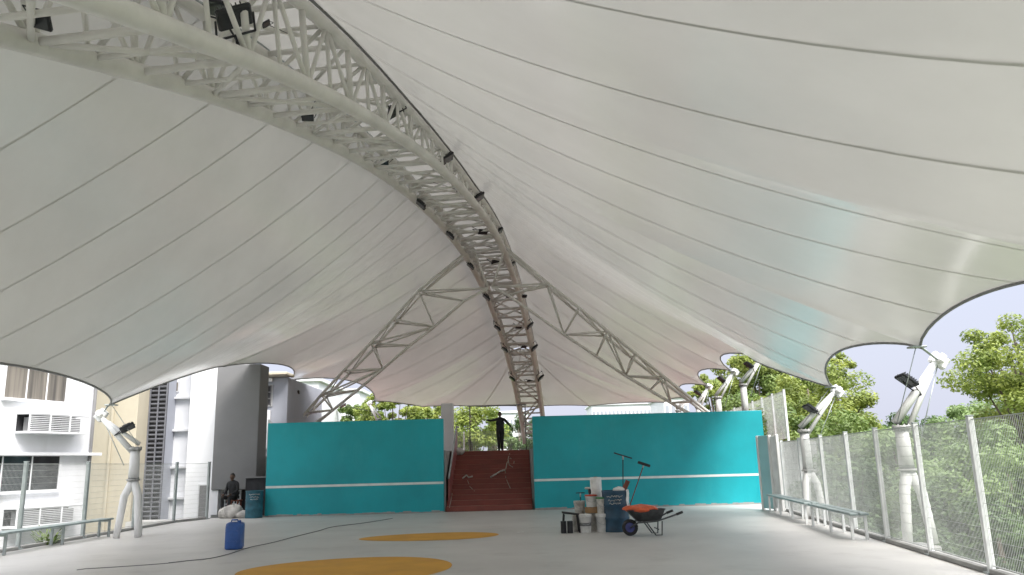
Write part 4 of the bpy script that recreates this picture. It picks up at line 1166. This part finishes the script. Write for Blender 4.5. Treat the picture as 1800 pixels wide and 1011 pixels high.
def lump(name, c, size, m, label, cat, seed=0, group=None, fold=.16, kind=None, parent=None):
    rnd = random.Random(seed); ph = [rnd.uniform(0, 6.28) for _ in range(8)]; n, mm = 30, 18; vs = []
    for i in range(mm + 1):
        th = math.pi * i / mm
        for k in range(n):
            p = 2 * math.pi * k / n
            f = 1 + fold * (math.sin(3 * p + ph[0] + 2 * th) * .5 + math.sin(5 * p + ph[1] - 3 * th) * .35 + math.sin(9 * p + 7 * th + ph[2]) * .22 + math.sin(13 * th + 4 * p + ph[3]) * .14)
            f *= 1 if th < 2 else 1.0
            vs.append((c[0] + size[0] * math.sin(th) * math.cos(p) * f, c[1] + size[1] * math.sin(th) * math.sin(p) * f, max(c[2] + size[2] * math.cos(th) * f, c[2] - size[2] * .82)))
    b = MB().add(vs, [(i * n + k, i * n + (k + 1) % n, (i + 1) * n + (k + 1) % n, (i + 1) * n + k) for i in range(mm) for k in range(n)], 0, True)
    o = b.build(name, m, parent)
    if label: tag(o, label, cat, group)
    return o
c = at(1088, 862, DY - .05); lump('crumpled_bag', c, (.13, .10, .075), M_WPL, 'crumpled white bag stuffed in the top of the navy drum', 'bag', 4)
# cloth hanging on the drum's right side
c = at(1108, 876, DY - .1)
b = MB(); n = 8; vs = []
for i in range(n + 1):
    for j in range(5):
        a_ = -.75 + j * .22; rr = .30 + .012 * math.sin(j * 2 + i)
        vs.append((DX + math.cos(a_) * rr, DY + math.sin(a_) * rr, .88 - i * .045 + .01 * math.sin(j)))
b.add(vs, [(i * 5 + j, i * 5 + j + 1, (i + 1) * 5 + j + 1, (i + 1) * 5 + j) for i in range(n) for j in range(4)], 0, True)
tag(b.build('rag', M_WPL), 'white rag hanging over the right rim of the navy drum', 'rag')
q = empty('hand_sander', (gx(1037, bY + .25), bY + .25, .78), 'black hand tool resting on the red bucket lid', 'tool')
z_ = .786
MB().bbox((gx(1038, bY + .25), bY + .25, z_ + .06), (.06, .09, .12), .02).build('body', M_BLACK, q)
MB().bbox((gx(1037, bY + .25) - .03, bY + .25, z_ + .135), (.13, .07, .05), .02).build('grip', M_WPL2, q)

# wheelbarrow
wx, wy = gx(1106, PY - 1.15), PY - 1.15
wb_ = empty('wheelbarrow', (wx, wy, 0), 'grey wheelbarrow with blue wheel holding orange sheeting, right of the navy drum', 'wheelbarrow')
wl = MB(); m3 = rot_to(Vector((.12, 1, 0)), Vector((1, 0, 0)))
wr_ = .165
tw_ = MB(); pts = [Vector((wx, wy, wr_)) + m3 @ Vector((math.cos(t * math.pi / 14) * (wr_ - .04), math.sin(t * math.pi / 14) * (wr_ - .04), 0)) for t in range(29)]
tw_.tube(pts, .04, 10, cap=False); wheel = tw_.build('wheel', M_RUBBER, wb_)
rim = MB(); rim.lathe([(.02, -.05), (.03, -.03), (.09, -.022), (.115, -.03), (.12, 0), (.115, .03), (.09, .022), (.03, .03), (.02, .05)], (wx, wy, wr_), 24, m3=m3); rim.build('rim', M_WHEEL, wheel)
tz0, tz1 = .29, .51
trx0, trx1 = gx(1099, wy) , gx(1170, wy)
tlen = trx1 - trx0
b = MB(); vs = []; ring = []
for (z, x0_, x1_, hy) in ((tz1 + .01, trx0 - .05, trx1 + .03, .33), (tz1, trx0 - .03, trx1 + .01, .31), (tz0, trx0 + .20, trx1 - .10, .20)):
    rg = []
    for k in range(24):
        a_ = 2 * math.pi * k / 24; cx_, cy_ = math.cos(a_), math.sin(a_); g = 1 / max(abs(cx_), abs(cy_)); g = 1 + .7 * (g - 1)
        rg.append(((x0_ + x1_) / 2 + cx_ * g * (x1_ - x0_) / 2 * .93, wy + .02 + cy_ * g * hy * .93, z))
    vs += rg
inner = []
b.add(vs, [(i * 24 + k, i * 24 + (k + 1) % 24, (i + 1) * 24 + (k + 1) % 24, (i + 1) * 24 + k) for i in range(2) for k in range(24)] + [tuple(48 + k for k in range(24))], 0, True)
b.build('tray', M_BARROW, wb_)
hnd = at(1195, 899, wy); hnd2 = at(1178, 896.5, wy + .5)
for yy_, H_ in ((wy - .22, hnd), (wy + .28, hnd2)):
    fx = wx; b = MB()
    b.tube([(wx, wy + (yy_ - wy) * .3, wr_), (trx0 + .22, yy_, tz0 - .02), (trx1 - .24, yy_, tz0 + .0), (trx1 - .12, yy_, tz0 + .03), (H_.x - .12, yy_, H_.z - .045), (H_.x, yy_, H_.z)], .018, 8)
    f_ = b.build('frame_rail', M_BARROW, wb_)
    MB().tube([(H_.x - .12, yy_, H_.z - .045), (H_.x + .015, yy_, H_.z + .002)], .025, 10).build('grip', M_RUBBER, f_)
    b = MB(); lx = trx1 - .14
    b.tube([(lx - .30, yy_, tz0 - .01), (lx - .12, yy_ * 1.0, .02), (lx, yy_, .02), (lx + .02, yy_, tz0)], .014, 7)
    b.build('leg', M_BARROW, wb_)
b = MB(); b.bar((trx1 - .2, wy - .22, .13), (trx1 - .2, wy + .28, .13), .012); b.bar((trx0 + .3, wy - .22, tz0 - .02), (trx0 + .3, wy + .28, tz0 - .02), .015); b.build('cross_bar', M_BARROW, wb_)
lump('plastic_sheet', ((trx0 + trx1) / 2 - .09, wy, tz1 + .015), (tlen * .43, .31, .085), M_ORPL, 'crumpled orange sheeting heaped in the wheelbarrow', 'sheet', 9, fold=.14)

# blue jerrycan
jp = fl(407, 967); jp.z = 0; jx, jy = jp.x, jp.y + .15
jc = empty('jerrycan', (jx, jy, 0), 'blue plastic jerrycan standing alone on the grey floor', 'jerrycan')
pr = [(.13, 0), (.155, .02), (.16, .05), (.16, .44), (.15, .49), (.11, .515), (.03, .52)]
MB().lathe(pr, (jx, jy, 0), 32, sq=.62).build('body', M_BLUE, jc)
b = MB(); b.tube([(jx - .08, jy, .51), (jx - .07, jy, .555), (jx + .04, jy, .555), (jx + .05, jy, .51)], .016, 8); b.build('handle', M_BLUE, jc)
MB().lathe([(.032, .0), (.034, .05), (.03, .055)], (jx + .10, jy - .06, .495), 14).build('cap', M_BLUE, jc)
b = MB()
for z in (.15, .35): b.box((jx, jy - .1605, z), (.2, .012, .03))
b.build('moulded_rib', M_BLUE, jc)
# drum and sacks by the left wall
t = fl(451, 909); drum((LX0 - .26, 26.72, 0), .27, .86, mat('teal_drum_paint', (.02, .12, .17), .5, var=.2, vscale=5), 'dark teal drum standing against the left end of the left teal wall')
for k, (px, sx_2, sz, lab, m) in enumerate(((398, .26, .20, 'dark brown stained sack at the left of the sack heap', M_WPL2), (412, .31, .24, 'large pale sack in the middle of the heap under the grey slab', M_SACK), (431, .22, .13, 'small flat white sack beside the dark teal drum', M_SACK))):
    p_ = at(px, 900, 27.0); lump('sack', (p_.x, 27.0 - .08 * k, sz * .80), (sx_2, .26, sz), m, lab, 'sack', 20 + k, 'sacks heaped under the grey slab', fold=.12)

# cable snaking on the floor
pts = [fl(*q) for q in ((296, 991), (330, 987), (368, 983), (402, 975), (440, 963), (478, 955), (520, 944), (560, 934), (585, 927), (640, 920), (690, 912))]
pts = [Vector((q.x, q.y, .012)) for q in pts]
sm = smooth_tab([tuple(q) for q in pts], 5)
tag(MB().tube(sm, .007, 6).build('cable', M_BARROW), 'thin dark cable snaking over the floor past the blue jerrycan', 'cable')
pts = [fl(*q) for q in ((135, 1003), (150, 1001), (200, 998), (260, 994), (296, 991))]
tag(MB().tube([(q.x, q.y, .01) for q in pts], .006, 6).build('cable', M_GREYW), 'thin grey wire at the bottom left running to the dark cable', 'wire')
# litter
for px, py in ((915, 936), (1215, 965), (560, 955)):
    pass
pq = fl(915, 936); tag(MB().bbox((pq.x, pq.y, .006), (.16, .1, .008), .003).build('paper_scrap', M_WPL), 'small white paper scrap on the floor right of the far orange oval', 'paper')

# ropes and cut branches on the stair
def on_step(px, py):
    """point on the stair surface seen at the pixel"""
    v = ray(px, py); O = Vector((0, 0, CH))
    for k in range(int(SY0 * 100), int(topY * 100) + 20):
        Yk = k / 100; P = O + v * (Yk / v.y); st_i = min(NR, max(0, int((Yk - SY0) / TRD) + 1)); zs = st_i * RISE
        if P.z <= zs or abs(P.z - zs) < .012: return Vector((P.x, P.y - .03, max(P.z, (st_i - 1) * RISE) + .015))
    return P
def rope(name, pxs, r_, label, m=M_ROPE, cat='rope'):
    return tag(MB().tube([on_step(*q) for q in pxs], r_, 6).build(name, m), label, cat)
rope('rope', [(813, 842), (820, 836), (824, 840), (831, 838)], .028, 'short pale rope bent like a hook on the left side of the stair', M_WPL2)
rope('rope', [(862, 840), (872, 834), (880, 829), (888, 827)], .030, 'thick pale strip lying slanted across the middle of the stair', M_WPL2)
rope('rope', [(888, 828), (889, 840), (893, 850), (897, 859)], .012, 'thin pale cord dangling below the slanted strip on the stair')
rope('rope', [(889, 826), (891, 815), (897, 806), (904, 812), (901, 822), (895, 818), (893, 808), (896, 798)], .014, 'looped tan cord on the upper right of the stair')
rope('rope', [(822, 845), (826, 856), (834, 864)], .010, 'thin cord trailing below the bent rope on the stair')
rope('rope', [(795, 868), (793, 880), (790, 893)], .010, 'thin brown cord near the bottom left of the stair', M_ROPE)
# stair side panel and cloth
sq_ = empty('stair_guard', (SX0 + .1, 30, 1), 'dusky red sloping guard panel at the left of the stair', 'guard')
vs = []; x_ = SX0 + .10
A = [(SY0 + .3, RISE), (SY0 + .3, RISE + .9), (topY, 2.0 + .95), (topY, 2.0)]
b = MB(); pv = [(x_ - .03, y, z) for y, z in A] + [(x_ + .03, y, z) for y, z in A]
b.add(pv, [(3, 2, 1, 0), (4, 5, 6, 7), (0, 1, 5, 4), (1, 2, 6, 5), (2, 3, 7, 6), (3, 0, 4, 7)]); b.build('panel', M_PINK, sq_)
MB().tube([(x_, SY0 + .2, RISE + .92), (x_, topY, 2.97), (x_, topY + 1.0, 2.97)], .035, 10).build('handrail', M_GALV, sq_)
c = on_step(806, 800); lump('cloth', (c.x, c.y - .05, c.z + .1), (.22, .16, .14), M_SACK, 'crumpled pale cloth at the top left corner of the stair', 'cloth', 31)
# thin steel frame at the stair head
fr = empty('steel_frame', (at(826, 790, 33).x, 33, 2.0), 'thin dark steel frame standing behind the stair head', 'frame')
ztf = at(826, 714, 33).z; xf0 = at(826, 750, 33).x; xf1 = at(924, 750, 33).x
MB().bar((xf0, 33, 2.0), (xf0, 33, ztf), .022).build('post', M_GREYW, fr)
MB().bar((xf1, 33, 2.0), (xf1, 33, ztf), .022).build('post', M_GREYW, fr)
MB().bar((xf0 - .1, 33, ztf), (xf1 + .05, 33, ztf), .024).build('top_rail', M_GREYW, fr)
# grey pillar seen over the left end of the stair
A = at(776, 740, 36); B = at(797, 715, 36)
pl = empty('pillar', ((A.x + B.x) / 2, 36, 2.0), 'pale grey square pillar above the inner end of the left teal wall', 'pillar')
MB().bbox(((A.x + B.x) / 2, 36, 3.1), (B.x - A.x, .4, 2.2), .02).build('shaft', M_WHITEW, pl)
MB().bbox(((A.x + B.x) / 2, 36, 2.06), (B.x - A.x + .1, .5, .12), .01).build('base', M_CURB, pl)
